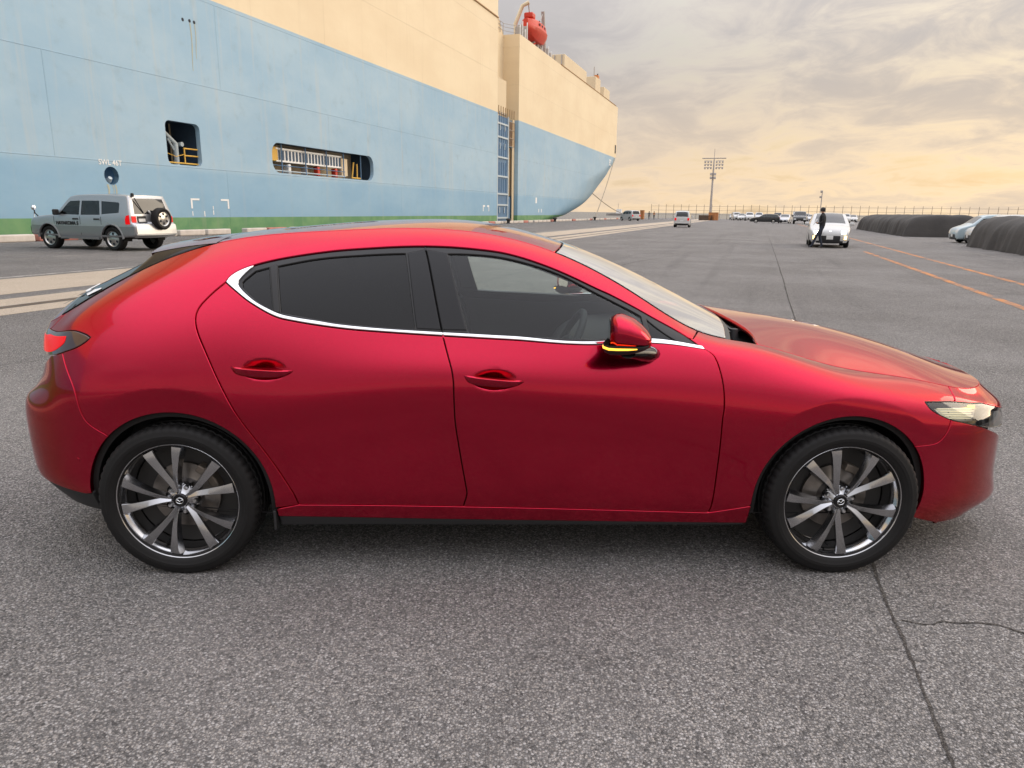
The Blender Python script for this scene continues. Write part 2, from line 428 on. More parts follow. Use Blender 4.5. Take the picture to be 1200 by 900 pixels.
S0, S1, N0, N1 = -300., 205., -26.6, 700.
g = flat_normal_up(sheet('ground', [(S0, N0), (S1, N0), (S1, N1), (S0, N1)], 'asphalt', 0., kind='structure'))
V = [Q(S0, N0, -.002), Q(S1, N0, -.002), Q(S1, N0, -6), Q(S0, N0, -6), Q(S1, N1, -.002), Q(S1, N1, -6)]
link('quay_wall', mesh_pd('quay_wall', V, [(0, 1, 2, 3), (1, 4, 5, 2)]), 'quay_concrete', kind='structure')
def sea_mat():
    m, nt, b = new_mat('sea_water'); N = nt.nodes; L = nt.links
    b.inputs['Base Color'].default_value = (.045, .060, .068, 1); b.inputs['Roughness'].default_value = .22; b.inputs['IOR'].default_value = 1.33
    geo = N.new('ShaderNodeNewGeometry'); n = N.new('ShaderNodeTexNoise'); n.inputs['Scale'].default_value = .9; n.inputs['Detail'].default_value = 8; L.new(geo.outputs['Position'], n.inputs['Vector'])
    bp = N.new('ShaderNodeBump'); bp.inputs['Strength'].default_value = .5; bp.inputs['Distance'].default_value = .35; L.new(n.outputs[0], bp.inputs['Height']); L.new(bp.outputs[0], b.inputs['Normal'])
sea_mat()
link('sea', mesh_pd('sea', [(-16000, -16000, -2.6), (16000, -16000, -2.6), (16000, 16000, -2.6), (-16000, 16000, -2.6)], [(0, 1, 2, 3)]), 'sea_water', kind='structure')
# crane track: concrete strips with a sunk rail, edge line
flat_normal_up(sheet('concrete_strip', [(-60, -12.05), (200, -12.05), (200, -9.55), (-60, -9.55)], 'concrete', .004, kind='structure'))
flat_normal_up(sheet('concrete_strip', [(-60, -8.95), (200, -8.95), (200, -7.28), (-60, -7.28)], 'concrete', .004, kind='structure'))
for n in (-8.02,):
    V = []; Fc = []
    for s_ in (-60, 200):
        for dn, z in ((-.12, .006), (-.05, .008), (-.045, .02), (.03, .022), (.035, .008), (.12, .006)): V.append(Q(s_, n+dn, z))
    link('crane_rail', mesh_pd('crane_rail', V, [(i, i+1, i+7, i+6) for i in range(5)]), 'rail_steel', kind='structure')
flat_normal_up(sheet('edge_line', [(-60, -12.48), (200, -12.48), (200, -12.28), (-60, -12.28)], 'white_line', .004, kind='structure'))
for n, w in ((-17.3, .30), (-18.9, .22), (-21.4, .2)):
    flat_normal_up(sheet('lane_line', [(-60, n), (200, n), (200, n+w), (-60, n+w)], 'faded_line', .004, kind='structure'))
for n, w, s_0, s_1 in ((6.66, .17, -30, 30.5), (8.12, .17, -30, 118)):
    flat_normal_up(sheet('lane_line', [(s_0, n), (s_1, n), (s_1, n+w), (s_0, n+w)], 'orange_line', .004, kind='structure'))
for s_ in (13.6, 15.4):     # small cross ticks
    flat_normal_up(sheet('lane_line', [(s_, 6.9), (s_+.12, 6.9), (s_+.12, 7.5), (s_, 7.5)], 'faded_line', .004, kind='structure'))
    flat_normal_up(sheet('lane_line', [(s_+4.5, 8.3), (s_+4.62, 8.3), (s_+4.62, 8.9), (s_+4.5, 8.9)], 'faded_line', .004, kind='structure'))
flat_normal_up(sheet('lane_line', [(20, 10.9), (48, 11.0), (48, 11.12), (20, 11.02)], 'faded_line', .004, kind='structure'))
# lane joint and cracks
def crack(name, pts, w, z=.003, jit=.012, step=.06):
    P = spline_pts(np.array(pts, float), step); n = len(P); V = []; rs = np.random.default_rng(len(P))
    t = np.gradient(P, axis=0); t /= np.linalg.norm(t, axis=1)[:, None]; nn = np.stack([-t[:, 1], t[:, 0]], 1)
    wob = np.cumsum(rs.normal(0, jit*.35, n)); wob -= np.linspace(wob[0], wob[-1], n); wob = np.clip(wob, -.04, .04)
    ww = w*(.35+.65*np.abs(rs.normal(.6, .35, n)))
    for i in range(n):
        c = P[i]+nn[i]*wob[i]; V += [(*(c-nn[i]*ww[i]*(.6+.4*rs.random())), z), (*(c+nn[i]*ww[i]*(.6+.4*rs.random())), z)]
    return flat_normal_up(link(name, mesh_pd(name, V, [(2*i, 2*i+1, 2*i+3, 2*i+2) for i in range(n-1)]), 'crack', kind='structure'))
q2 = lambda s_, n: tuple(Q(s_, n))[:2]
crack('lane_joint', [q2(-4, 3.06), q2(-.9, 3.05), q2(.2, 3.03), q2(1.2, 3.08)], .009, jit=.003, step=.025)
crack('lane_joint', [q2(1.2, 3.08), q2(10, 3.06), q2(30, 3.12), q2(60, 3.18), q2(118, 3.27)], .016, jit=.008, step=.3)
gp = lambda x, y: tuple(gnd(x, y))[:2]
crack('surface_crack', [gp(1056, 727), gp(1072, 731), gp(1085, 733), gp(1105, 729), gp(1140, 729), gp(1170, 732), gp(1190, 738), gp(1230, 745), gp(1290, 752)], .006, jit=.01, step=.02)
crack('surface_crack', [gp(700, 322), gp(740, 308), gp(790, 300)], .03, jit=.01, step=.2)

# quay curb: blocks along the edge, a few painted red
curb = empty('quay_curb', (0, 0, 0), kind='structure')
bm = bmesh.new(); bm_box(bm, (0, 0, 0), (1.85, .42, .30), None, .05, 2); cw = bm_mesh('curb_block', bm); cw.materials.append(MATS['curb_white'])
bm = bmesh.new(); bm_box(bm, (0, 0, 0), (1.85, .42, .30), None, .05, 2); cr_ = bm_mesh('curb_block', bm); cr_.materials.append(MATS['curb_red'])
s_ = 12.0; k = 0
while s_ < 176:
    if 24.5 < s_ < 26.0 or abs(s_-33.5) < .9: s_ += 1.2
    o = link('curb_block', cr_ if (k % 6 == 4) else cw, None, curb); o.location = Q(s_, N0+.32, .15); o.rotation_euler = (0, 0, QROT)
    s_ += 2.05 if k % 5 else 2.6; k += 1
# mooring bollards
pbr('bollard_iron', (.03, .028, .027), .6, var=(6, .3)); pbr('orange_paint', (.55, .20, .06), .6, var=(3, .2)); pbr('wood_dark', (.10, .065, .045), .8)
bol = lathe_mesh('bollard', [(.0, .62), (.20, .62), (.30, .55), (.31, .44), (.20, .34), (.17, .12), (.28, .05), (.36, .0)], 20, 'z')
BOLL = [(47.5, 'iron mooring bollard on the quay edge near the long hull opening'), (79.5, 'iron mooring bollard on the quay edge before the blue ladder bay'), (100.5, 'iron mooring bollard on the quay edge under the curving bow'), (128.0, 'iron mooring bollard with a rope made fast, beyond the bow')]
for s_, lb in BOLL: link('mooring_bollard', bol, 'bollard_iron', None, loc=Q(s_, N0+.95, 0), label=lb, cat='bollard', group='bollards along the quay edge')

# ================================================================== the car carrier ship
NH = -28.4
SHIP = empty('cargo_ship', tuple(Q(60, NH, -2.6)), label='huge car carrier ship with pale blue lower hull and cream upper works moored alongside', cat='ship')
def hull_mat(name):
    m, nt, b = new_mat(name); N = nt.nodes; L = nt.links
    def nd(t, **kw):
        n = N.new(t)
        for a, c in kw.items(): setattr(n, a, c)
        return n
    def lnk(n, i, v):
        if isinstance(v, (int, float)): n.inputs[i].default_value = v
        elif isinstance(v, tuple): n.inputs[i].default_value = (*v, 1) if len(v) == 3 else v
        else: L.new(v, n.inputs[i])
    def mth(op, a, c, clamp=False):
        n = nd('ShaderNodeMath', operation=op, use_clamp=clamp); lnk(n, 0, a); lnk(n, 1, c); return n.outputs[0]
    def mix(f, A, B, bt='MIX'):
        n = nd('ShaderNodeMix', data_type='RGBA', blend_type=bt); lnk(n, 0, f); lnk(n, 6, A); lnk(n, 7, B); return n.outputs[2]
    def ramp(v, a, c, x, y):
        n = nd('ShaderNodeMapRange', interpolation_type='SMOOTHSTEP'); L.new(v, n.inputs[0])
        for i, q in enumerate((a, c, x, y)): n.inputs[i+1].default_value = q
        return n.outputs[0]
    geo = nd('ShaderNodeNewGeometry')
    mp = nd('ShaderNodeMapping', vector_type='TEXTURE'); mp.inputs['Rotation'].default_value = (0, 0, QROT); L.new(geo.outputs['Position'], mp.inputs[0])
    sx = nd('ShaderNodeSeparateXYZ'); L.new(mp.outputs[0], sx.inputs[0]); S, Z = sx.outputs[0], sx.outputs[2]
    def noise(scs, scz, det=5, ro=.55, off=0.):
        c = nd('ShaderNodeCombineXYZ'); L.new(mth('MULTIPLY', S, scs), c.inputs[0]); L.new(mth('MULTIPLY', Z, scz), c.inputs[1]); c.inputs[2].default_value = off
        n = nd('ShaderNodeTexNoise'); n.inputs['Scale'].default_value = 1; n.inputs['Detail'].default_value = det; n.inputs['Roughness'].default_value = ro; L.new(c.outputs[0], n.inputs['Vector']); return n.outputs[0]
    blotch = noise(.12, .22, 6, .62); streak = noise(1.6, .09, 6, .6, 3.); fine = noise(.9, .9, 6, .6, 7.)
    blue = mix(ramp(blotch, .3, .72, 0, 1), (.290, .465, .610), (.380, .535, .645))
    blue = mix(ramp(streak, .5, .78, 0, .7), blue, (.46, .52, .54)); blue = mix(ramp(fine, .52, .80, 0, .45), blue, (.25, .36, .43))
    low = ramp(Z, 3.3, 3.75, 1, 0); blue = mix(mth('MULTIPLY', low, .6), blue, mix(ramp(blotch, .3, .7, 0, 1), (.175, .365, .545), (.235, .43, .59)))   # lower strakes repainted a deeper blue
    grn = mix(ramp(fine, .35, .7, 0, 1), (.10, .27, .12), (.17, .34, .15)); grn = mix(ramp(streak, .52, .75, 0, .5), grn, (.27, .33, .22))
    crm = mix(ramp(blotch, .3, .7, 0, 1), (.80, .645, .425), (.86, .715, .485)); crm = mix(ramp(streak, .55, .85, 0, .30), crm, (.60, .46, .28))
    col = mix(ramp(Z, .88, .92, 0, 1), grn, blue); col = mix(ramp(Z, 12.97, 13.03, 0, 1), col, crm)
    # rust weeping down in a few places
    r1 = noise(.55, .045, 4, .5, 11.); r2 = noise(7., .12, 4, .6, 15.); rust = mth('MULTIPLY', ramp(r1, .62, .72, 0, 1), ramp(r2, .52, .75, 0, 1)); col = mix(mth('MULTIPLY', rust, .6), col, (.36, .27, .15))
    # weld seams: strakes and frames, each faintly lighter or darker
    br = nd('ShaderNodeTexBrick'); c = nd('ShaderNodeCombineXYZ'); L.new(S, c.inputs[0]); L.new(mth('ADD', Z, .91), c.inputs[1]); L.new(c.outputs[0], br.inputs['Vector'])
    br.inputs['Scale'].default_value = 1; br.inputs['Brick Width'].default_value = 23.; br.inputs['Row Height'].default_value = 4.57; br.inputs['Mortar Size'].default_value = .03; br.inputs['Mortar Smooth'].default_value = .6
    br.inputs['Color1'].default_value = (.985, .985, .985, 1); br.inputs['Color2'].default_value = (1.02, 1.02, 1.02, 1); br.inputs['Mortar'].default_value = (.94, .94, .94, 1)
    col = mix(1., col, br.outputs['Color'], 'MULTIPLY')
    L.new(col, b.inputs['Base Color']); b.inputs['Roughness'].default_value = .48; b.inputs['Specular IOR Level'].default_value = .4
    # plating dished between the frames
    dish = noise(.45, .6, 3, .5, 21.); bp = nd('ShaderNodeBump'); bp.inputs['Strength'].default_value = .30; bp.inputs['Distance'].default_value = .10; L.new(dish, bp.inputs['Height'])
    bp2 = nd('ShaderNodeBump'); bp2.inputs['Strength'].default_value = .7; bp2.inputs['Distance'].default_value = .02; L.new(br.outputs['Fac'], bp2.inputs['Height']); L.new(bp.outputs[0], bp2.inputs['Normal'])
    L.new(bp2.outputs[0], b.inputs['Normal'])
hull_mat('hull_paint')
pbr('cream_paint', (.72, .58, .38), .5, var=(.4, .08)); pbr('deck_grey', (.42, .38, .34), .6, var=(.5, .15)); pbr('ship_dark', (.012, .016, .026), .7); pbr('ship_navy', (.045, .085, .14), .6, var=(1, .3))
pbr('ladder_blue', (.075, .17, .30), .5, var=(1.2, .3)); pbr('pale_steel', (.50, .58, .62), .45); pbr('white_paint', (.86, .86, .84), .5, var=(3, .1)); pbr('yellow_paint', (.72, .42, .06), .5, var=(3, .15)); pbr('lifeboat_red', (.62, .045, .018), .4, var=(2, .15)); pbr('rope', (.34, .29, .22), .9); pbr('rust_brown', (.34, .19, .08), .8, var=(2, .3))
def ship_part(name, me, mat, parent=SHIP):
    o = link(name, me, mat, parent)
    if parent is SHIP: o.matrix_parent_inverse = Matrix.Translation(-SHIP.location)
    return o
def sbox(name, s0, s1, n0, n1, z0, z1, mat, parent=SHIP, bevel=0.):
    bm = bmesh.new(); bm_box(bm, (0, 0, 0), (s1-s0, abs(n1-n0), z1-z0), None, bevel)
    me = bm_mesh(name, bm); me.transform(Matrix.Translation(Q((s0+s1)/2, (n0+n1)/2, (z0+z1)/2)) @ Matrix.Rotation(QROT, 4, 'Z'))
    return ship_part(name, me, mat, parent)
def stube(name, pts, r, mat, parent=SHIP, n=6):
    V, Fc = tube_pts([Q(*p) for p in pts], r, n); bm = bmesh.new(); vs = [bm.verts.new(v) for v in V]
    for f in Fc: bm.faces.new([vs[i] for i in f])
    return ship_part(name, bm_mesh(name, bm, True, 50), mat, parent)
W1 = rrect(29.85, 3.76, 32.45, 6.05, .32); W2 = rrect(39.0, 3.78, 52.5, 5.72, .75, 8)
CH = np.array([(26.0+.44*math.cos(2*math.pi*k/28), 2.95+.44*math.sin(2*math.pi*k/28)) for k in range(28)])
R0, R1, ZT, ZTL = 83.1, 91.3, 23.4, 31.
out = np.array([(-34, -2.8), (R0, -2.8), (R0, 23.4), (R0, ZTL), (-34, ZTL)])
gs, gz = np.meshgrid(np.arange(-30, 83, 12.), np.arange(0, 31, 6.), indexing='ij')
Vp, T, loops = cdt(out, [ccw(W1), ccw(W2), ccw(CH)], np.stack([gs.ravel(), gz.ravel()], 1))
def plating(name, Vp, T, depth=.35, loops=()):
    V = [Q(s_, NH, z) for s_, z in Vp]; Fc = [tuple(t) for t in T]
    for lp in loops:
        b = len(V); V += [Q(Vp[i][0], NH-depth, Vp[i][1]) for i in lp]; m = len(lp)
        Fc += [(lp[i], lp[(i+1) % m], b+(i+1) % m, b+i) for i in range(m)]
    me = mesh_pd(name, V, Fc); bm = bmesh.new(); bm.from_mesh(me); bmesh.ops.recalc_face_normals(bm, faces=bm.faces)
    bm.to_mesh(me); bm.free()
    nrm = me.polygons[0].normal
    if nrm.dot(Vector(QN)) < 0: me.flip_normals()
    return ship_part(name, me, 'hull_paint')
plating('side_plating', Vp, T, .30, loops[1:])
# set-back bay with the pilot ladder frame, then the fore part running to the bow
V = [Q(R0, NH, -2.8), Q(R0, NH-2.2, -2.8), Q(R1, NH-2.2, -2.8), Q(R1, NH, -2.8)]; V += [v+Vector((0, 0, ZT+2.8)) for v in V]; V[4] = Q(R0, NH, ZTL); V[5] = Q(R0, NH-2.2, ZTL)
ship_part('bay_plating', mesh_pd('bay_plating', V, [(0, 1, 5, 4), (1, 2, 6, 5), (2, 3, 7, 6)]), 'hull_paint')
STEM = np.array([(-2.8, 118.), (0, 127.), (.9, 138.), (3., 156.), (5.8, 168.), (9., 173.), (13., 170.), (18, 168.), (23.4, 167.8)])
STEM = spline_pts(STEM, .4); LBK = spline_pts(np.array([(-2.8, 20), (0, 26), (3, 40), (6.5, 43), (10, 26), (13, 11), (18, 8.5), (23.4, 8.)]), .4)
V = []; Fc = []; zs = np.concatenate([np.linspace(-2.8, 13, 40), np.linspace(13.6, 23.4, 8)]); ns = 44
for z in zs:
    st = np.interp(z, STEM[:, 0], STEM[:, 1]); Lb = np.interp(z, LBK[:, 0], LBK[:, 1]); B = 12.
    s0 = st-Lb
    for k in range(ns):
        if k < 12: s_ = R1+(s0-R1)*k/12; d = 0.
        else: q = (k-12)/(ns-13); a = q*math.pi/2; s_ = s0+Lb*math.sin(a); d = B*(1-math.cos(a))
        V.append(Q(s_, NH-d, z))
for i in range(len(zs)-1):
    for k in range(ns-1): a = i*ns+k; Fc.append((a, a+1, a+ns+1, a+ns))
bow = ship_part('bow_plating', mesh_pd('bow_plating', V, Fc, True), 'hull_paint')
# decks on top
V = [Q(R1, NH, ZT), Q(158, NH, ZT), Q(166, NH-12, ZT), Q(R1, NH-26, ZT), Q(R0, NH-2.2, ZT), Q(R1, NH-2.2, ZT), Q(R0, NH-26, ZT)]
ship_part('weather_deck', mesh_pd('weather_deck', [v+Vector((0, 0, -.02)) for v in V], [(0, 1, 2, 3), (4, 5, 3, 6)]), 'deck_grey')
sbox('hull_block', -34, R0-.05, NH-27, NH-2.3, 0, ZTL-.1, 'cream_paint')
sbox('deck_moulding', -34, R0+.02, NH-.02, NH+.10, 23.32, 23.44, 'rust_brown'); sbox('deck_moulding', 112, 158, NH-.05, NH+.06, 23.40, 23.52, 'rust_brown')
for s0, s1, n0, z1 in ((118.6, 134.6, 1.2, 26.3), (141.5, 146.0, 1.0, 26.7), (150.5, 156.5, 1.2, 26.2)): sbox('deck_house', s0, s1, NH-n0, NH-n0-9, ZT-.1, z1, 'cream_paint', bevel=.05)
for k in range(7): sbox('house_rib', 118.45, 118.6, NH-1.6-k*1.2, NH-1.75-k*1.2, ZT, 26.2, 'deck_grey')
stube('deck_mast', [(142.6, NH-1.6, 26.6), (142.6, NH-1.6, 28.6)], .09, 'deck_grey'); stube('deck_mast', [(145.4, NH-1.5, 26.6), (145.4, NH-1.5, 27.8)], .12, 'ship_dark'); sbox('deck_winch', 144.2, 145.6, NH-1.2, NH-1.9, 26.7, 27.4, 'orange_paint')
# lifeboat in its davits
LB = empty('lifeboat', tuple(Q(100.5, NH-.9, 25.2)), QROT, label='orange red enclosed lifeboat hung in its davits on the ship deck', cat='lifeboat')
V = []; Fc = []; stn = np.linspace(-1, 1, 13)
for q in stn:
    w = 1.45*(1-abs(q)**3.2*.75); x = q*4.0; zb = -1.0+.9*abs(q)**2.6; 
    for y, z in ((0, zb-.15), (.55*w, zb), (.92*w, -.15+.25*abs(q)**2), (1.0*w, .35+.25*abs(q)**2), (.94*w, .42+.25*abs(q)**2), (.80*w, 1.35-.15*abs(q)**2), (.55*w, 1.65-.35*abs(q)**2), (0, 1.78-.45*abs(q)**2)): V.append((x, y, z))
    for y, z in ((.55*w, 1.65-.35*abs(q)**2), (.80*w, 1.35-.15*abs(q)**2), (.94*w, .42+.25*abs(q)**2), (1.0*w, .35+.25*abs(q)**2), (.92*w, -.15+.25*abs(q)**2), (.55*w, zb)): V.append((x, -y, z))
for i in range(12):
    for k in range(14): a = i*14+k; b = i*14+(k+1) % 14; Fc.append((a, b, b+14, a+14))
Fc += [tuple(range(14)), tuple(12*14+k for k in range(14))]
bm = bmesh.new(); vs = [bm.verts.new(v) for v in V]
for f in Fc: bm.faces.new([vs[i] for i in f])
link('boat_hull', bm_mesh('boat_hull', bm, True, 35), 'lifeboat_red', LB)
box('wheelhouse', (-2.2, 0, 1.95), (1.4, 1.3, .75), 'lifeboat_red', LB, bevel=.2); 
for x in (-2.4, 2.4): tube('lifting_hook', [(x, 0, 1.4), (x, 0, 2.4)], .10, 'ship_dark', LB, 6)
for x in (-1.5, -.3, .9): box('port_light', (x, -1.26, .95), (.5, .06, .3), 'ship_dark', LB, bevel=.02)
for s_ in (97.0, 105.4):
    stube('davit', [(s_, NH-2.4, ZT), (s_, NH-2.5, 26.0), (s_+.2, NH-1.6, 28.2), (s_+.3, NH-.7, 28.6)] if s_ < 100 else [(s_, NH-.8, ZT), (s_, NH-.9, 25.8), (s_-.9, NH-.9, 29.2)], .26, 'cream_paint' if s_ < 100 else 'deck_grey', n=8)
stube('davit_fall', [(97.3, NH-.8, 28.5), (98.2, NH-.9, 27.3)], .07, 'deck_grey'); stube('davit_fall', [(104.6, NH-.9, 29.0), (102.9, NH-.9, 27.3)], .07, 'deck_grey')
for k, (s_, h) in enumerate(((93.0, 1.5), (94.0, 2.1), (95.2, 1.4), (96.0, 2.4), (99.5, 1.1), (101.2, 1.0), (103.2, 1.2), (106.5, 1.6), (108.0, 1.2))): sbox('deck_fitting', s_-.3, s_+.3, NH-.5, NH-1.1, ZT, ZT+h*.8, 'deck_grey', bevel=.05); stube('deck_pipe', [(s_, NH-.5, ZT), (s_, NH-.5, ZT+h)], .07, 'white_paint', n=5)
stube('cradle_strut', [(98.2, NH-.4, ZT), (100.6, NH-.6, 24.4)], .12, 'lifeboat_red', n=5); stube('cradle_strut', [(102.8, NH-.4, ZT), (101.4, NH-.6, 24.4)], .12, 'deck_grey', n=5)
for z in (.45, .9, 1.3): stube('deck_rail', [(84.0, NH-2.1, ZT+z), (91.0, NH-2.1, ZT+z), (93.5, NH-.4, ZT+z)], .035, 'deck_grey', n=4)
for k in range(7): stube('rail_post', [(84+k*1.15, NH-2.1, ZT), (84+k*1.15, NH-2.1, ZT+1.3)], .04, 'deck_grey', n=4)
stube('deck_mast', [(83.6, NH-.6, 28.2), (84.5, NH-.2, 28.7)], .06, 'deck_grey', n=5)
# ladder frame in the bay: blue panels between pale rungs, cream store door above
lad = sbox('bay_ladder', 84.5, 88.4, NH-.55, NH-.75, -.5, 12.9, 'ladder_blue')
for k, z in enumerate((.6, 2.2, 3.55, 5.7, 8.0, 10.4, 12.0)): sbox('rung', 84.35, 88.55, NH-.42, NH-.56, z-.10, z+.10, 'pale_steel')
for s_ in (84.4, 88.5): sbox('ladder_stile', s_-.12, s_+.12, NH-.40, NH-.58, -.5, 13.1, 'pale_steel')
for k in range(5):
    for s_ in (85.3, 86.2, 87.0, 87.8): sbox('panel_rib', s_-.03, s_+.03, NH-.50, NH-.56, 3.8+k*2.0, 5.4+k*2.0, 'ladder_blue')
for z in (1.2, 9.0, 11.2): 
    for s_ in (85.4, 87.2): sbox('ladder_cleat', s_-.08, s_+.08, NH-.44, NH-.52, z, z+.7, 'pale_steel')
sbox('bay_shade_panel', 83.15, 84.1, NH-1.2, NH-1.3, 3.5, 17., 'ship_dark'); sbox('store_door', 84.6, 88.9, NH-.9, NH-1.1, 13.3, 17.4, 'cream_paint', bevel=.03)  # near-black panel beside the ladder stands in for the bay's shade; store door
sbox('cable_trunk', 89.0, 91.1, NH-.9, NH-1.6, 3.4, 9.5, 'cream_paint'); sbox('cable_trunk', 88.9, 90.2, NH-.7, NH-1.6, -.5, 3.3, 'ladder_blue'); sbox('rust_streak_plate', 90.4, 91.2, NH-.5, NH-.6, -.5, 13, 'cream_paint')
for k in range(6): stube('cage_bar', [(89.0+k*.42, NH-.5, 9.6), (89.0+k*.42, NH-.5, 12.6)], .05, 'rust_brown', n=4)
for z in (9.6, 10.6, 11.6, 12.6): stube('cage_bar', [(89.0, NH-.5, z), (91.2, NH-.5, z)], .05, 'deck_grey', n=4)
for k in range(8): stube('bay_rail', [(84.5+k*.85, NH-.35, 12.95), (84.5+k*.85, NH-.35, 14.0)], .045, 'rust_brown', n=4)
for s_ in (86.0, 88.3): sbox('bay_pilaster', s_, s_+.25, NH-2.0, NH-2.25, 17.6, ZT, 'cream_paint')
sbox('bow_fairlead', 158.6, 159.6, NH-.2, NH+.06, 13.9, 15.6, 'ship_dark')
# openings: dark rooms behind, with what shows in them
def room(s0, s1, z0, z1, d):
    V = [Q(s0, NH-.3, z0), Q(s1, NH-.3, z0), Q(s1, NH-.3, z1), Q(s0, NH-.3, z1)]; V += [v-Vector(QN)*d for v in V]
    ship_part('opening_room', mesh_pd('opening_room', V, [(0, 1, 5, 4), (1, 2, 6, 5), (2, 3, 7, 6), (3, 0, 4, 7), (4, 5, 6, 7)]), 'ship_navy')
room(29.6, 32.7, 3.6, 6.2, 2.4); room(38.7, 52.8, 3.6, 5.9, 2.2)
for k in range(4): sbox('room_frame', 30.9+k*.45, 31.1+k*.45, NH-2.2, NH-2.6, 3.6, 6.2, 'ship_dark')
stube('crane_post', [(31.45, NH-.9, 3.7), (31.45, NH-.9, 5.0)], .15, 'pale_steel', n=10); stube('crane_jib', [(31.5, NH-.9, 4.95), (30.2, NH-.9, 5.85)], .11, 'pale_steel', n=8)
stube('crane_strut', [(31.4, NH-.9, 4.5), (30.9, NH-.9, 5.2)], .06, 'pale_steel', n=6)
o = ship_part('crane_winch', lathe_mesh('crane_winch', [(0, -.1), (.12, -.12), (.13, .12), (0, .1)], 16, 'y'), 'pale_steel'); o.location = Q(31.75, NH-.8, 4.95); o.rotation_euler = (0, 0, QROT+math.pi)
for p in ([(30.02, NH-.22, 3.85), (30.02, NH-.22, 4.8)], [(31.35, NH-.22, 3.85), (31.35, NH-.22, 4.72)], [(30.0, NH-.22, 3.87), (32.4, NH-.22, 3.87)], [(31.3, NH-.22, 4.68), (32.4, NH-.22, 4.68)], [(31.3, NH-.22, 4.3), (32.4, NH-.22, 4.3)]): stube('safety_rail', p, .04, 'yellow_paint', n=5)
stube('safety_chain', [(30.05, NH-.22, 4.35), (30.7, NH-.22, 4.2), (31.3, NH-.22, 4.35)], .02, 'yellow_paint', n=4)
gang = sbox('gangway', 40.2, 48.3, NH-.55, NH-.75, 4.62, 5.38, 'white_paint')
for k in range(20): sbox('gangway_slot', 40.45+k*.40, 40.62+k*.40, NH-.545, NH-.50, 4.68, 5.32, 'ship_navy', gang)
sbox('gangway_rail', 40.1, 48.4, NH-.48, NH-.58, 5.36, 5.46, 'white_paint', gang); sbox('gangway_rail', 40.1, 48.4, NH-.48, NH-.58, 4.55, 4.64, 'white_paint', gang)
sbox('gangway_head', 39.2, 40.3, NH-.5, NH-.9, 4.6, 5.5, 'yellow_paint'); sbox('gangway_foot', 48.3, 49.2, NH-.5, NH-.9, 4.0, 5.3, 'cream_paint')
for s_ in (40.5, 43.3, 46.0, 48.4, 51.0): stube('room_stanchion', [(s_, NH-.35, 3.8), (s_, NH-.35, 5.7)], .05, 'ladder_blue', n=5)
stube('room_rail', [(39.2, NH-.35, 3.95), (48.6, NH-.35, 3.95)], .04, 'pale_steel', n=5); stube('room_rail', [(39.2, NH-.35, 4.3), (48.6, NH-.35, 4.3)], .025, 'ladder_blue', n=5)
for s_, z, m_ in ((41.6, 4.1, 'white_paint'), (45.2, 4.15, 'lifeboat_red'), (47.6, 4.15, 'lifeboat_red'), (43.6, 4.1, 'deck_grey')): sbox('stowed_gear', s_-.16, s_+.16, NH-.5, NH-.9, 3.8, z+.35, m_, bevel=.05)
for p in ([(49.6, NH-.35, 3.85), (49.9, NH-.35, 5.1)], [(50.4, NH-.35, 3.85), (50.4, NH-.35, 5.0)], [(49.6, NH-.35, 3.9), (50.9, NH-.35, 3.9)]): stube('yellow_frame', p, .06, 'yellow_paint', n=5)
# towing recess, its lettering and berth marks, all painted or welded on the side
V = []; Fc = []; m = len(CH)
for j, (f, d) in enumerate(((1, .0), (1, .30), (.75, .55), (.3, .7))): V += [Q(26.0+(s_-26.0)*f, NH-d, 2.95+(z-2.95)*f) for s_, z in CH]
for j in range(3):
    for i in range(m): Fc.append((j*m+i, j*m+(i+1) % m, (j+1)*m+(i+1) % m, (j+1)*m+i))
Fc.append(tuple(3*m+i for i in range(m))); ship_part('towing_recess', mesh_pd('towing_recess', V, Fc, True), 'ladder_blue')
stube('towing_post', [(26.02, NH-.55, 2.62), (25.98, NH-.2, 2.72), (25.95, NH-.05, 2.85)], [.16, .14, .10], 'pale_steel', n=10)
MT = lambda s_, z, d=.012: Matrix.Translation(Q(s_, NH+d, z)) @ Matrix(((QA[0], 0, QN[0], 0), (QA[1], 0, QN[1], 0), (0, 1, 0, 0), (0, 0, 0, 1)))
def hull_text(name, t, size, s_, z, mat='white_paint', bold=.01):
    me = text_mesh(name, t, size, .004, 'CENTER', bold); me.transform(MT(s_, z)); return ship_part(name, me, mat)
hull_text('hull_lettering', 'SWL 46T', .36, 26.0, 3.57, bold=.004)
hull_text('bow_lettering', 'EC', 1.7, 154.0, 11.6, bold=.05)
for s0, s1, z0, z1 in ((31.25, 31.95, 1.86, 1.96), (31.25, 31.38, 1.4, 1.86), (33.75, 34.45, 1.86, 1.96), (34.32, 34.45, 1.4, 1.86), (31.30, 31.36, 1.0, 1.25), (32.25, 32.32, .95, 1.25), (33.0, 33.07, 1.35, 1.55), (33.0, 33.07, 1.05, 1.3)): sbox('berth_mark', s0, s1, NH+.004, NH+.012, z0, z1, 'white_paint')
for s0, s1, z0, z1 in ((78.2, 78.9, 1.9, 2.1), (78.2, 78.4, 1.4, 1.9), (79.6, 80.3, 1.9, 2.1), (80.1, 80.3, 1.4, 1.9), (99.6, 100.3, 2.6, 3.4), (101.2, 101.5, 1.3, 1.8), (102.6, 102.9, 1.3, 1.8)): sbox('berth_mark', s0, s1, NH+.004, NH+.012, z0, z1, 'white_paint')
for s_, z in ((31.88, 11.45), (32.4, 11.5), (32.75, 11.5)):
    o = ship_part('scupper', lathe_mesh('scupper', [(0, 0), (.09, 0), (.10, -.03)], 12, 'x'), 'ship_dark'); o.location = Q(s_, NH+.01, z); o.rotation_euler = (0, 0, QROT-math.pi/2)
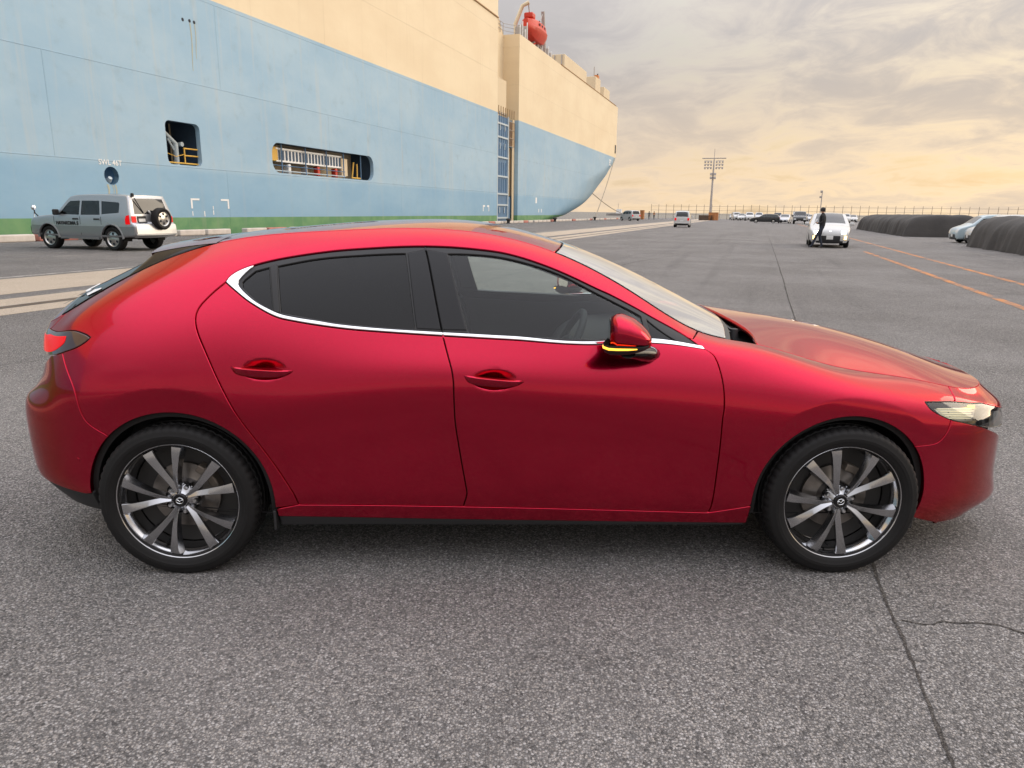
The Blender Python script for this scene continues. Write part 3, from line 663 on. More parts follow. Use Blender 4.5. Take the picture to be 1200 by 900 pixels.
def stain(name, s_, z0, z1, w, mat):
    rs = np.random.default_rng(int(s_*10)); n = 16; V = []; Fc = []
    for k in range(n): q = k/(n-1); c = s_+.05*math.sin(q*5); ww = w*(1-q*.6)*(.6+.5*rs.random()); z = z1+(z0-z1)*q; V += [Q(c-ww, NH+.008, z), Q(c+ww, NH+.008, z)]
    Fc = [(2*i, 2*i+1, 2*i+3, 2*i+2) for i in range(n-1)]; ship_part(name, mesh_pd(name, V, Fc), mat)
pbr('stain_ochre', (.46, .46, .34), .7, var=(1.5, .2))
for s_, z0, z1, w in ((32.4, 8.9, 11.45, .05), (32.75, 9.6, 11.45, .04), (25.7, 1.7, 2.52, .06), (26.15, 1.5, 2.52, .05), (26.0, 1.8, 2.5, .03)): stain('weathering_stain', s_, z0, z1, w, 'stain_ochre')
# mooring ropes
for i, (a, b, lb) in enumerate((((157.8, NH+.2, 12.8), (128.0, N0+.95, .4), 'mooring rope falling steeply from the ship bow to a quay bollard'), ((140, NH-.5, 5.0), (176.0, N0+1.2, .5), 'long slack mooring rope slanting from the bow across open water'))):
    P = []
    for k in range(17):
        q = k/16; p = Q(*a).lerp(Q(*b), q); p.z -= (.6 if i == 0 else 1.1)*math.sin(q*math.pi); P.append(p)
    tube('mooring_rope', P, .075, 'rope', None, 5, label=lb, cat='rope')
# ================================================================== the red hatchback
# A side skin wraps from the middle of the tail to the middle of the nose: stations along u, rows of points up the side (v).
NET = [  # u, rows 0..9 as (x, y, z)
 (-1.25, [(-.735,0,.24),(-.79,0,.32),(-.815,0,.45),(-.81,0,.655),(-.752,0,.74),(-.752,0,.82),(-.745,0,.88),(-.735,0,.92),(-.725,0,.95),(-.71,0,.985)]),
 (-1.02, [(-.72,.32,.245),(-.775,.33,.325),(-.80,.34,.45),(-.795,.34,.655),(-.748,.33,.725),(-.725,.33,.81),(-.718,.33,.875),(-.71,.33,.92),(-.70,.33,.955),(-.69,.32,.99)]),
 (-.80, [(-.65,.555,.255),(-.70,.59,.33),(-.725,.60,.45),(-.724,.605,.655),(-.680,.60,.725),(-.634,.595,.795),(-.622,.59,.86),(-.618,.585,.915),(-.612,.575,.96),(-.60,.555,1.00)]),
 (-.60, [(-.53,.695,.25),(-.565,.735,.33),(-.585,.75,.45),(-.582,.757,.625),(-.548,.754,.725),(-.525,.745,.79),(-.508,.732,.87),(-.50,.713,.935),(-.495,.68,.99),(-.49,.60,1.052)]),
 (-.36, [(-.36,.785,.24),(-.36,.82,.33),(-.36,.84,.45),(-.36,.851,.60),(-.36,.848,.73),(-.36,.83,.83),(-.36,.802,.92),(-.36,.763,1.005),(-.36,.70,1.075),(-.36,.580,1.132)]),
 (-.10, [(-.10,.82,.22),(-.10,.855,.32),(-.10,.875,.45),(-.10,.889,.60),(-.10,.888,.75),(-.10,.868,.87),(-.10,.830,.98),(-.10,.775,1.085),(-.10,.69,1.185),(-.10,.562,1.262)]),
 (.25, [(.25,.835,.20),(.25,.866,.30),(.25,.884,.45),(.25,.897,.59),(.25,.893,.725),(.25,.870,.88),(.25,.825,1.03),(.25,.768,1.15),(.25,.687,1.265),(.25,.560,1.360)]),
 (.60, [(.60,.838,.20),(.60,.867,.30),(.60,.885,.45),(.60,.898,.61),(.60,.894,.765),(.60,.869,.89),(.60,.822,1.02),(.60,.755,1.17),(.60,.668,1.31),(.60,.557,1.391)]),
 (1.10, [(1.1,.838,.20),(1.1,.867,.30),(1.1,.885,.45),(1.1,.8975,.63),(1.1,.895,.80),(1.1,.873,.895),(1.1,.826,1.0),(1.1,.752,1.17),(1.1,.660,1.333),(1.1,.556,1.400)]),
 (1.50, [(1.5,.838,.20),(1.5,.867,.30),(1.5,.885,.45),(1.5,.8970,.62),(1.5,.894,.78),(1.5,.872,.876),(1.5,.828,.98),(1.5,.765,1.12),(1.5,.683,1.256),(1.5,.582,1.323)]),
 (1.85, [(1.85,.838,.20),(1.85,.867,.30),(1.85,.884,.45),(1.85,.8955,.60),(1.85,.892,.752),(1.85,.870,.858),(1.85,.829,.958),(1.85,.789,1.03),(1.85,.740,1.092),(1.85,.665,1.155)]),
 (2.12, [(2.12,.837,.20),(2.12,.866,.30),(2.12,.883,.45),(2.12,.894,.59),(2.12,.890,.725),(2.12,.868,.835),(2.12,.831,.925),(2.12,.808,.955),(2.12,.773,.980),(2.12,.705,1.002)]),
 (2.35, [(2.35,.835,.20),(2.35,.864,.30),(2.35,.882,.45),(2.35,.893,.58),(2.35,.889,.71),(2.35,.866,.815),(2.35,.831,.885),(2.35,.799,.918),(2.35,.755,.942),(2.35,.685,.955)]),
 (2.725,[(2.725,.825,.20),(2.725,.857,.30),(2.725,.878,.45),(2.725,.891,.58),(2.725,.886,.69),(2.725,.864,.765),(2.725,.831,.805),(2.725,.788,.830),(2.725,.735,.845),(2.725,.667,.853)]),
 (3.08, [(3.08,.755,.165),(3.08,.795,.27),(3.08,.818,.42),(3.08,.834,.54),(3.08,.833,.64),(3.08,.815,.70),(3.08,.785,.737),(3.08,.747,.762),(3.08,.705,.782),(3.08,.652,.797)]),
 (3.33, [(3.37,0.653,0.155),(3.37,0.703,0.24),(3.37,0.728,0.38),(3.37,0.738,0.5),(3.37,0.738,0.585),(3.365,0.73,0.638),(3.36,0.713,0.67),(3.355,0.691,0.697),(3.335,0.6555,0.722),(3.32,0.6155,0.748)]),
 (3.58, [(3.57,0.43,0.15),(3.645,0.46,0.19),(3.635,0.475,0.29),(3.62,0.48,0.42),(3.62,0.48,0.535),(3.625,0.48,0.585),(3.622,0.475,0.62),(3.61,0.465,0.655),(3.568,0.45,0.692),(3.525,0.43,0.732)]),
 (3.82, [(3.625,0.21,0.15),(3.69,0.22,0.185),(3.68,0.225,0.28),(3.655,0.23,0.41),(3.66,0.23,0.53),(3.67,0.23,0.585),(3.667,0.23,0.622),(3.657,0.225,0.66),(3.625,0.22,0.7),(3.583,0.21,0.74)]),
 (4.05, [(3.64,0,0.15),(3.705,0,0.185),(3.695,0,0.28),(3.665,0,0.41),(3.67,0,0.53),(3.682,0,0.585),(3.68,0,0.625),(3.67,0,0.665),(3.64,0,0.705),(3.6,0,0.744)]),
]
VK = np.array([0, .10, .25, .41, .56, .68, .79, .90, 1.01, 1.12])       # v of the rows
HUB_Z, WB = .316, 2.725
def smooth_spline(u, f, uu, lam):
    """smoothing curve through samples f(u) on the fine grid uu"""
    n = len(uu); h = uu[1]-uu[0]
    A = np.zeros((n, n)); b = np.zeros(n)
    for ui, fi in zip(u, f):
        k = min(n-2, int((ui-uu[0])/h)); t = (ui-uu[k])/h; w = np.zeros(n); w[k] = 1-t; w[k+1] = t
        A += np.outer(w, w); b += w*fi
    D = np.zeros((n-2, n)); i = np.arange(n-2); D[i, i] = 1; D[i, i+1] = -2; D[i, i+2] = 1; D /= h*h
    A += lam*h*(D.T@D)
    return np.linalg.solve(A, b)
def natural_spline_matrix(xk, xq):
    """matrix W so that W @ values = natural cubic spline values at xq"""
    n = len(xk); h = np.diff(xk); A = np.eye(n); B = np.zeros((n, n))
    for i in range(1, n-1):
        A[i, i-1] = h[i-1]; A[i, i] = 2*(h[i-1]+h[i]); A[i, i+1] = h[i]
        B[i, i-1] = 6/h[i-1]; B[i, i] = -6/h[i-1]-6/h[i]; B[i, i+1] = 6/h[i]
    Mm = np.linalg.solve(A, B); W = np.zeros((len(xq), n))
    for r, x in enumerate(xq):
        i = min(n-2, max(0, np.searchsorted(xk, x)-1)); d = x-xk[i]; e = xk[i+1]-x; hh = h[i]
        W[r, i] += e/hh; W[r, i+1] += d/hh
        W[r] += Mm[i]*(e**3/(6*hh)-hh*e/6)+Mm[i+1]*(d**3/(6*hh)-hh*d/6)
    return W
class Skin:
    def __init__(s):
        us = np.array([q[0] for q in NET]); P = np.array([q[1] for q in NET], float)      # stations x rows x 3
        # mirrored stations past the ends keep the skin square across the middle
        e0 = P[1:3][::-1]*[1, -1, 1]; e1 = P[-3:-1][::-1]*[1, -1, 1]
        us2 = np.concatenate([2*us[0]-us[1:3][::-1], us, 2*us[-1]-us[-3:-1][::-1]]); P2 = np.concatenate([e0, P, e1])
        uu = np.linspace(us2[0], us2[-1], 231)
        G = np.zeros((231, 10, 3))
        for j in range(10):
            for c in range(3): G[:, j, c] = smooth_spline(us2, P2[:, j, c], uu, 6e-5)
        s.u = np.linspace(us[0], us[-1], 701); s.v = np.linspace(0, VK[-1], 301)
        Wu = natural_spline_matrix(uu[::3], s.u); G = np.einsum('ab,bcd->acd', Wu, G[::3])
        Wv = natural_spline_matrix(VK, s.v); s.G = np.einsum('vb,abd->avd', Wv, G)
        s.G[:, :, 1] *= -1                                                                 # near side: y negative
        s.dents = []
    def base(s, u, v):
        a = np.clip((u-s.u[0])/(s.u[-1]-s.u[0]), 0, 1)*700; b = np.clip(v/s.v[-1], 0, 1)*300
        i = np.minimum(a.astype(int), 699); j = np.minimum(b.astype(int), 299); a = (a-i)[:, None]; b = (b-j)[:, None]
        g = s.G; return g[i, j]*(1-a)*(1-b)+g[i+1, j]*a*(1-b)+g[i, j+1]*(1-a)*b+g[i+1, j+1]*a*b
    def pos(s, u, v):
        p = s.base(u, v)
        # wheel-arch lips: inside a crease round each wheel the skin turns upright
        for cx, ro, kk in ((0., .480, .16), (WB, .457, .16)):
            dx, dz = p[:, 0]-cx, p[:, 2]-HUB_Z; r = np.hypot(dx, dz)+1e-9; q = np.maximum(ro-r, 0); e = .012
            push = kk*np.where(q < e, q*q/(2*e), q-e/2); push = np.minimum(push, .016)*np.clip(dz/r*1.6-.1, 0, 1)
            p[:, 1] += push
        for (x0, z0, ax, az, dep, pw) in s.dents:
            q = ((p[:, 0]-x0)/ax)**2+((p[:, 2]-z0)/az)**2; m = np.clip(1-q, 0, 1)**pw
            p[:, 1] += dep*m
        return p
    def normal(s, u, v):
        e = .004; a = s.pos(np.minimum(u+e, s.u[-1]), v)-s.pos(np.maximum(u-e, s.u[0]), v); b = s.pos(u, np.minimum(v+e, s.v[-1]))-s.pos(u, np.maximum(v-e, s.v[0]))
        n = np.cross(a, b); n /= np.linalg.norm(n, axis=1)[:, None]+1e-12
        return n
    def finish(s):
        U = np.linspace(s.u[0], s.u[-1], 420); V = np.linspace(s.v[0], s.v[-1], 120); uu, vv = np.meshgrid(U, V, indexing='ij')
        P = s.pos(uu.ravel(), vv.ravel()); s.bu, s.bv = U, V
        s.tree = BVHTree.FromPolygons([Vector(p) for p in P], [(i*120+j, (i+1)*120+j, (i+1)*120+j+1, i*120+j+1) for i in range(419) for j in range(119)])
        s.bP = P
    def hit(s, px, py):
        """where the sight line through a photo pixel meets the skin -> (u, v)"""
        d = ray(px, py); loc, nr, idx, dist = s.tree.ray_cast(Vector(CAM), Vector(d))
        if idx is None:
            t = np.maximum(((s.bP-CAM)@d), 0); dd = np.linalg.norm(s.bP-CAM-t[:, None]*d, axis=1); k = int(dd.argmin())
            return np.array([s.bu[k//120], s.bv[k % 120]])
        i, j = divmod(idx, 119); u, v = s.bu[i]+.5*(s.bu[1]-s.bu[0]), s.bv[j]+.5*(s.bv[1]-s.bv[0])
        L = np.array(loc)
        for _ in range(6):      # refine
            p = s.pos(np.array([u]), np.array([v]))[0]; e = 1e-3
            a = (s.pos(np.array([u+e]), np.array([v]))[0]-p)/e; b = (s.pos(np.array([u]), np.array([v+e]))[0]-p)/e
            n = np.cross(a, b); t = ((p-CAM)@n)/(d@n); q = CAM+d*t-p
            sol = np.linalg.lstsq(np.stack([a, b], 1), q, rcond=None)[0]
            u = float(np.clip(u+np.clip(sol[0], -.02, .02), s.u[0], s.u[-1])); v = float(np.clip(v+np.clip(sol[1], -.02, .02), s.v[0], s.v[-1]))
        return np.array([u, v])
SK = Skin()
# door-handle bowls
for hx, hz in ((.385, .868), (1.278, .836)): SK.dents.append((hx, hz, .092, .042, .022, 1.3))
SK.finish()
def PX(*pts, step=.012):
    """curve through photo pixels laid on the skin"""
    return spline_pts(np.array([SK.hit(*p) for p in pts]), step)
def UV(*pts, step=.015): return spline_pts(np.array(pts, float), step)
def loop(*segs):
    out = []
    for sgm in segs:
        for p in sgm:
            if not out or np.hypot(*(np.asarray(p)-out[-1])) > 1.5e-3: out.append(np.asarray(p, float))
    if np.hypot(*(out[0]-out[-1])) < 1.5e-3: out.pop()
    return ccw(np.array(out))
def skin_panel(name, outer, mat, parent, holes=(), off=0., gap=.0022, flange=.018, grid=.022, fine=(), mirror=True, mats=None, surf=None, edge=.003, **k):
    """sheet cut out of the skin: rounded edge, returned flange; also the mirrored twin on the far side"""
    S = surf or SK
    outer = ccw(outer); o1 = offset_in(outer, gap); o0 = offset_in(outer, gap+edge)
    hs = [ccw(h) for h in holes]; h1 = [offset_in(h, -gap) for h in hs]; h0 = [offset_in(h, -gap-edge) for h in hs]
    mn, mx = outer.min(0), outer.max(0)
    gu, gv = np.meshgrid(np.arange(mn[0], mx[0], grid), np.arange(mn[1], mx[1], grid*.8), indexing='ij'); g = np.stack([gu.ravel(), gv.ravel()], 1)
    for (cu, cv, ru, rv, st) in fine:
        fu, fv = np.meshgrid(np.arange(cu-ru, cu+ru, st), np.arange(cv-rv, cv+rv, st), indexing='ij'); g = np.concatenate([g, np.stack([fu.ravel(), fv.ravel()], 1)])
    # keep the grid away from the edges
    V, T, loops = cdt(o0, h0, None)
    inner = offset_in(o0, grid*.45); g = g[in_poly(g, inner)]
    for h in h0: g = g[~in_poly(g, offset_in(h, -grid*.45))]
    V, T, loops = cdt(o0, h0, g)
    P = S.pos(V[:, 0], V[:, 1]); Nn = S.normal(V[:, 0], V[:, 1]); P = P+Nn*off
    Vs = [P]; Ns = [Nn]; Fc = [tuple(t) for t in T]; base = len(P)
    for lp, ring, sgn in [(loops[0], o1, 1)]+[(l, r, -1) for l, r in zip(loops[1:], h1)]:
        if len(lp) != len(ring): continue
        Q = S.pos(ring[:, 0], ring[:, 1]); q = S.normal(ring[:, 0], ring[:, 1]); out = Q-P[lp]+off*Nn[lp]; out /= np.linalg.norm(out, axis=1)[:, None]+1e-9
        out -= q*np.sum(out*q, 1)[:, None]
        e1 = Q+q*(off-.0012); e2 = Q+q*(off-flange)
        Vs += [e1, e2]; b = (q*.6+out); b /= np.linalg.norm(b, axis=1)[:, None]; Ns += [b, out]
        m = len(ring)
        for i in range(m):
            j = (i+1) % m
            Fc.append((lp[i], base+i, base+j, lp[j]) if sgn > 0 else (lp[i], lp[j], base+j, base+i))
            Fc.append((base+i, base+m+i, base+m+j, base+j) if sgn > 0 else (base+i, base+j, base+m+j, base+m+i))
        base += 2*m
    Vv = np.concatenate(Vs); NN = np.concatenate(Ns)
    # outward orientation
    nn = np.cross(P[T[:, 1]]-P[T[:, 0]], P[T[:, 2]]-P[T[:, 0]])
    if np.sum(nn*Nn[T[:, 0]]) < 0: Fc = [f[::-1] for f in Fc]
    res = link(name, mesh_pd(name, Vv, Fc, True, NN), mat, parent, **k)
    if mirror:
        V2 = Vv*[1, -1, 1]; N2 = NN*[1, -1, 1]
        tw = link(name, mesh_pd(name, V2, [f[::-1] for f in Fc], True, N2), mat, mirror if mirror is not True else parent)
        res['twin'] = 1; TWIN[res.name] = tw
    return res
TWIN = {}
car = empty('red_hatchback', (0, 0, 0), label='glossy dark red hatchback with dark alloy wheels parked side-on on the asphalt', cat='car')

# ---- curves traced along the car
c_btm_rear = PX((317, 590), (350, 591.3))
c_arch_r = PX((104, 594), (103, 557), (113, 522), (134, 502), (153, 491), (185, 482.5), (212, 482), (241, 490), (268, 506), (289, 528), (305, 555), (314, 577), (317, 590))
def circ_arc(cx, r, a0, a1, n=60, zc=HUB_Z):
    """arc round a hub, degrees, found on the skin by its x and z"""
    out = []
    for a in np.linspace(math.radians(a0), math.radians(a1), n):
        x, z = cx+r*math.cos(a), zc+r*math.sin(a); u = x; v = .4
        for _ in range(25):
            p = SK.pos(np.array([u]), np.array([v]))[0]; u += (x-p[0])*.8; v = float(np.clip(v+(z-p[2])*.8, 0, 1.12))
        out.append((u, v))
    return np.array(out)
c_door_rear = PX((350, 591), (340, 572), (303, 520), (272, 477.5), (247, 427), (232, 391), (229, 373), (233, 361), (241, 351.5), (252, 341), (265, 330.5))
c_B = PX((498, 289), (505, 322), (518.7, 392.5), (527, 425), (531, 445), (533, 490), (538, 525), (546, 570), (547, 580), (543, 593.5))
c_win_top = PX((265, 330.5), (268, 326), (277, 319), (297, 311), (333, 302.5), (387, 294.5), (440, 290.5), (498, 288.6), (553, 291.5), (593, 297), (640, 311.5), (693, 335), (720, 347.5), (760, 369), (800, 391), (826, 408.5))
c_belt = PX((265, 330.5), (272, 337), (293, 354), (320, 369.5), (347, 376.5), (400, 384.5), (453, 389), (519, 393.3), (600, 398), (708, 403.5), (826, 409.5))
c_door_front = PX((826, 409), (836, 416), (843, 431), (848, 453), (849, 478), (846.7, 495), (842, 540), (835, 588), (830, 600.6))
c_sill_top = PX((350, 591.3), (543, 593.5), (700, 597), (830, 600.6))
def sub(curve, p0, p1):
    """piece of a curve between the samples nearest two pixels"""
    a = SK.hit(*p0); b = SK.hit(*p1)
    i = int(np.hypot(*(curve-a).T).argmin()); j = int(np.hypot(*(curve-b).T).argmin())
    return curve[i:j+1] if i <= j else curve[j:i+1][::-1]
VT = VK[-1]
u_Atop = float(SK.hit(817, 385.5)[0])
arch_f = circ_arc(WB-.005, .375, 182, -16, 90); arch_r = circ_arc(.010, .378, 176, -4, 90)
# joints
p_rb = arch_r[int(np.hypot(*(arch_r-SK.hit(123, 509)).T).argmin())]; i_rb = int(np.hypot(*(arch_r-p_rb).T).argmin())
p_fb = SK.hit(1077, 523); i_fb = int(np.hypot(*(arch_f-p_fb).T).argmin())
c_bump_r = np.concatenate([PX((73, 413), (85, 452), (100, 493)), [p_rb]])
c_bump_r = spline_pts(np.array([SK.hit(73, 413), SK.hit(85, 450), SK.hit(99, 491), p_rb]), .012)
c_bump_f = spline_pts(np.array([SK.hit(1114.7, 493), SK.hit(1110, 506), SK.hit(1098, 519), arch_f[i_fb]]), .012)
# tail lamp outline (visible part by pixels, then on round the corner)
lt_tip = SK.hit(105.5, 394)
c_tl_top = np.concatenate([UV((-1.0, SK.hit(50, 384)[1]+.005), tuple(SK.hit(58, 384.5))), PX((58, 384.5), (80, 387.5), (98, 391), (105.5, 395.5))])
c_tl_bot = np.concatenate([PX((105.5, 395.5), (100, 401), (88, 408), (73, 413.3), (60, 416.5)), UV(tuple(SK.hit(60, 416.5)), (-1.0, SK.hit(56, 417)[1]))])
# headlamp
c_hl_top = np.concatenate([PX((1084, 470.5), (1100, 470.3), (1119, 470.3), (1149, 471.5)), UV(tuple(SK.hit(1149, 471.5)), (3.62, SK.hit(1149, 471.5)[1]-.005))])
c_hl_bot = np.concatenate([PX((1084, 470.5), (1088, 476.5), (1095, 483), (1114, 492), (1135, 497), (1152, 501)), UV(tuple(SK.hit(1152, 501)), (3.62, SK.hit(1152, 501)[1]))])
hl_tip = c_hl_top[0]; hl_mid_t = SK.hit(1119, 470.3); hl_mid_b = SK.hit(1114.5, 492.2)
nz_top = SK.hit(1115, 457); u_nose = float(nz_top[0])
u_sp = float(SK.hit(257, 281)[0])

# ---- body sheets
i317 = len(arch_r)-1
side = loop(UV((u_Atop, VT), (-.62, VT), step=.02), UV((-.62, VT), tuple(SK.hit(60, 384.8))),
            sub(c_tl_top, (60, 384.8), (105.5, 395.5)), sub(c_tl_bot, (105.5, 395.5), (73, 413.3)), c_bump_r, arch_r[i_rb:],
            UV(tuple(arch_r[-1]), tuple(c_sill_top[0])), c_door_rear, sub(c_win_top, (265, 330.5), (812, 397)), PX((812, 397), (817, 385.5)))
skin_panel('body_side', side, 'red_paint', car, fine=[(.02, .5, .5, .2, .014)])
fend = loop(PX((817, 385.5), (812, 397)), sub(c_win_top, (812, 397), (826, 408.5)), c_door_front, UV(tuple(c_door_front[-1]), tuple(arch_f[0])), arch_f[:i_fb+1],
            c_bump_f[::-1], sub(c_hl_bot, (1114.5, 492.2), (1084, 470.5)), sub(c_hl_top, (1084, 470.5), (1119, 470.3)), UV(tuple(hl_mid_t), (u_nose+.005, VT)), UV((u_nose+.005, VT), (u_Atop, VT), step=.02))
skin_panel('front_fender', fend, 'red_paint', car, fine=[(WB, .5, .5, .2, .014)])
front_door = empty('front_door', (0, 0, 0)); front_door.parent = car
rear_door = empty('rear_door', (0, 0, 0)); rear_door.parent = car
far_front = empty('front_door', (0, 0, 0)); far_front.parent = car
far_rear = empty('rear_door', (0, 0, 0)); far_rear.parent = car
fd = loop(sub(c_B, (518.7, 393), (543, 593.5)), sub(c_sill_top, (543, 593.5), (830, 600.6)), c_door_front[::-1], sub(c_belt, (826, 409.5), (519, 393.3)))
rd = loop(sub(c_B, (518.7, 393), (543, 593.5)), sub(c_sill_top, (543, 593.5), (350, 591.3)), c_door_rear, sub(c_belt, (265, 330.5), (519, 393.3)))
h1 = SK.hit(578, 446); h2 = SK.hit(306, 433)
skin_panel('door_skin', fd, 'red_paint', front_door, fine=[(h1[0], h1[1], .11, .06, .007)], mirror=far_front)
skin_panel('door_skin', rd, 'red_paint', rear_door, fine=[(h2[0], h2[1], .11, .06, .007)], mirror=far_rear)
sl_b = SK.hit(877, 613)[1]; s0 = arch_r[-1]; s1 = arch_f[0]
sill = loop(UV(tuple(s0+[.004, -.004]), tuple(c_sill_top[0])), c_sill_top, UV(tuple(c_sill_top[-1]), (s1[0], s1[1]+.0)), UV((s1[0], s1[1]), (s1[0]-.004, SK.hit(876, 613.3)[1])),
            UV((s1[0]-.004, SK.hit(876, 613.3)[1]), tuple(SK.hit(500, 608.5)), (s0[0]+.006, SK.hit(320, 605.5)[1]), step=.03))
skin_panel('sill_panel', sill, 'red_paint', car)
strip = loop(UV((s1[0]-.006, SK.hit(876, 613.3)[1]), tuple(SK.hit(500, 608.5)), (s0[0]+.008, SK.hit(320, 605.5)[1]), step=.03), UV((s0[0]+.008, SK.hit(320, 605.5)[1]), (s0[0]+.01, .0)), UV((s0[0]+.01, 0), (s1[0]-.02, 0), step=.03), UV((s1[0]-.02, 0), (s1[0]-.006, SK.hit(876, 613.3)[1])))
skin_panel('sill_strip', strip, 'black_plastic', car, off=-.004)
UE, US = SK.u[-1], SK.u[0]
fb = loop(c_bump_f[::-1], sub(c_hl_bot, (1114.5, 492.2), (1152, 501)), UV(tuple(SK.hit(1152, 501)), (3.66, .45), (UE, .44), step=.02), UV((UE, .44), (UE, .0)), UV((UE, .0), (3.2, 0), tuple(SK.hit(1100, 621)), tuple(arch_f[-1])), arch_f[i_fb:][::-1])
skin_panel('front_bumper', fb, 'red_paint', car, fine=[(3.4, .3, .3, .3, .014)])
nose = loop(UV((u_nose+.005, VT), (UE, VT), step=.02), UV((UE, VT), (UE, .82)), UV((UE, .82), (3.62, .80), tuple(SK.hit(1149, 471.5)), step=.02), sub(c_hl_top, (1149, 471.5), (1119, 470.3)), UV(tuple(hl_mid_t), (u_nose+.005, VT)))
skin_panel('nose_panel', nose, 'red_paint', car)
grille = loop(UV((3.60, .79), (UE, .81), step=.03), UV((UE, .81), (UE, .45)), UV((UE, .45), (3.655, .46)), UV((3.655, .46), (3.60, .79)))
skin_panel('grille', grille, 'black_gloss', car, off=-.02)
rb_red = SK.hit(60, 560)[1]
rb = loop(c_bump_r, arch_r[:i_rb+1][::-1], UV(tuple(arch_r[0]), (-.40, .095), (-.62, .125), (-.9, .15), (US, .16)), UV((US, .16), (US, .62)), UV((US, .62), (-1.0, .63), tuple(SK.hit(60, 416.5))), sub(c_tl_bot, (60, 416.5), (73, 413.3)))
skin_panel('rear_bumper', rb, 'red_paint', car, fine=[(-.7, .3, .3, .3, .014)])
dif = loop(UV(tuple(arch_r[0]-[0.0, .004]), (-.40, .091), (-.62, .121), (-.9, .146), (US, .156)), UV((US, .156), (US, 0)), UV((US, 0), (-.36, 0)), UV((-.36, 0), tuple(arch_r[0]-[0, .004])))
skin_panel('rear_diffuser', dif, 'black_plastic', car, off=-.006)
tg = loop(UV((-.62, VT), (US, VT), step=.03), UV((US, VT), (US, .62)), UV((US, .62), (-1.0, .63)), UV((-1.0, .63), tuple(c_tl_top[0]-[0, .15])), UV(tuple(c_tl_top[0]), tuple(SK.hit(60, 384.8))), UV(tuple(SK.hit(60, 384.8)), (-.62, VT)))
skin_panel('tailgate', tg, 'red_paint', car)
# ---- top skins: tail glass, roof and windscreen in one sheet, bonnet in another, hung between the two v=VT edges
class Top(Skin):
    def __init__(s, knots, u0, u1, power=2.4):
        s.u = np.linspace(u0, u1, 400); s.v = np.linspace(-.6, .6, 121); s.dents = []; s.pw = power
        k = np.array(knots); s.kx = np.linspace(k[0, 0], k[-1, 0], 300); s.kz = smooth_spline(k[:, 0], k[:, 1], s.kx, 2e-5)
    def pos(s, u, v):
        e = SK.base(u, np.full(len(u), VT)); w = np.abs(v)/.6; y = e[:, 1]*-v/.6
        zc = np.interp(e[:, 0], s.kx, s.kz); z = e[:, 2]+(zc-e[:, 2])*(1-w**s.pw)
        return np.stack([e[:, 0], y, z], 1)
TA = Top([(-.75, 1.00), (-.66, 1.075), (-.5, 1.155), (-.25, 1.268), (-.1, 1.320), (.14, 1.372), (.36, 1.396), (.64, 1.421), (.92, 1.434), (1.2, 1.426), (1.4, 1.390), (1.6, 1.334), (1.87, 1.232), (2.11, 1.122), (2.33, 1.012), (2.5, .925)], -1.25, 2.5)
TB = Top([(2.2, 1.025), (2.3, 1.018), (2.4, 1.005), (2.55, .985), (2.85, .943), (3.1, .890), (3.3, .835), (3.5, .770), (3.62, .735)], 2.2, UE, 2.1)
TA.finish(); TB.finish()
def arcU(u_mid, u_edge, n=25, t=.6):     # cross line bowed in plan, from near edge to far edge
    tt = np.linspace(-t, t, n); return np.stack([u_mid+(u_edge-u_mid)*(tt/t)**2, tt], 1)
def edge_line(u0, u1, t, step=.025): return UV((u0, t), (u1, t), step=step)
roof = loop(arcU(.10, .125), edge_line(.125, 1.525, .6), arcU(1.597, 1.525)[::-1], edge_line(1.525, .125, -.6))
roof_o = skin_panel('roof_panel', roof, 'red_paint', car, surf=TA, mirror=False, grid=.03)
ws = loop(arcU(1.602, 1.53), edge_line(1.53, 2.235, .6), arcU(2.335, 2.235)[::-1], edge_line(2.235, 1.53, -.6))
skin_panel('windscreen', ws, 'windscreen_glass', car, surf=TA, mirror=False, grid=.03, off=.003, flange=.004)
wsf = loop(arcU(1.600, 1.528), edge_line(1.528, 2.26, .6), arcU(2.36, 2.26)[::-1], edge_line(2.26, 1.528, -.6))
wsf_in = loop(arcU(1.68, 1.60, t=.555), edge_line(1.60, 2.19, .555), arcU(2.27, 2.19, t=.555)[::-1], edge_line(2.19, 1.60, -.555))
skin_panel('windscreen_seal', wsf, 'black_trim', car, holes=[wsf_in], surf=TA, mirror=False, grid=.03, off=-.003, flange=.01)
rg = loop(arcU(-.68, -.66), edge_line(-.66, .03, .6), arcU(.0, .03)[::-1], edge_line(.03, -.66, -.6))
rear_glass = skin_panel('rear_glass', rg, 'privacy_glass', car, surf=TA, mirror=False, grid=.03, off=.004, flange=.006)
tgt = loop(arcU(-1.23, -1.21), edge_line(-1.21, -.665, .6), arcU(-.685, -.665)[::-1], edge_line(-.665, -1.21, -.6))
skin_panel('tailgate_top', tgt, 'red_paint', car, surf=TA, mirror=False, grid=.03)
# bonnet: rear edge swept round the wiper well

near = np.array([(2.375, -.6), (2.385, -.55), (2.40, -.49), (2.405, -.42), (2.395, -.33), (2.375, -.2), (2.36, 0)])
rear_edge = spline_pts(np.concatenate([near, (near[:-1]*[1, -1])[::-1]]), .02)
bon = loop(rear_edge, edge_line(2.375, UE-.03, .6), UV((UE-.03, .6), (UE-.03, -.6)), edge_line(UE-.03, 2.375, -.6))
skin_panel('bonnet', bon, 'red_paint', car, surf=TB, mirror=False, grid=.025)
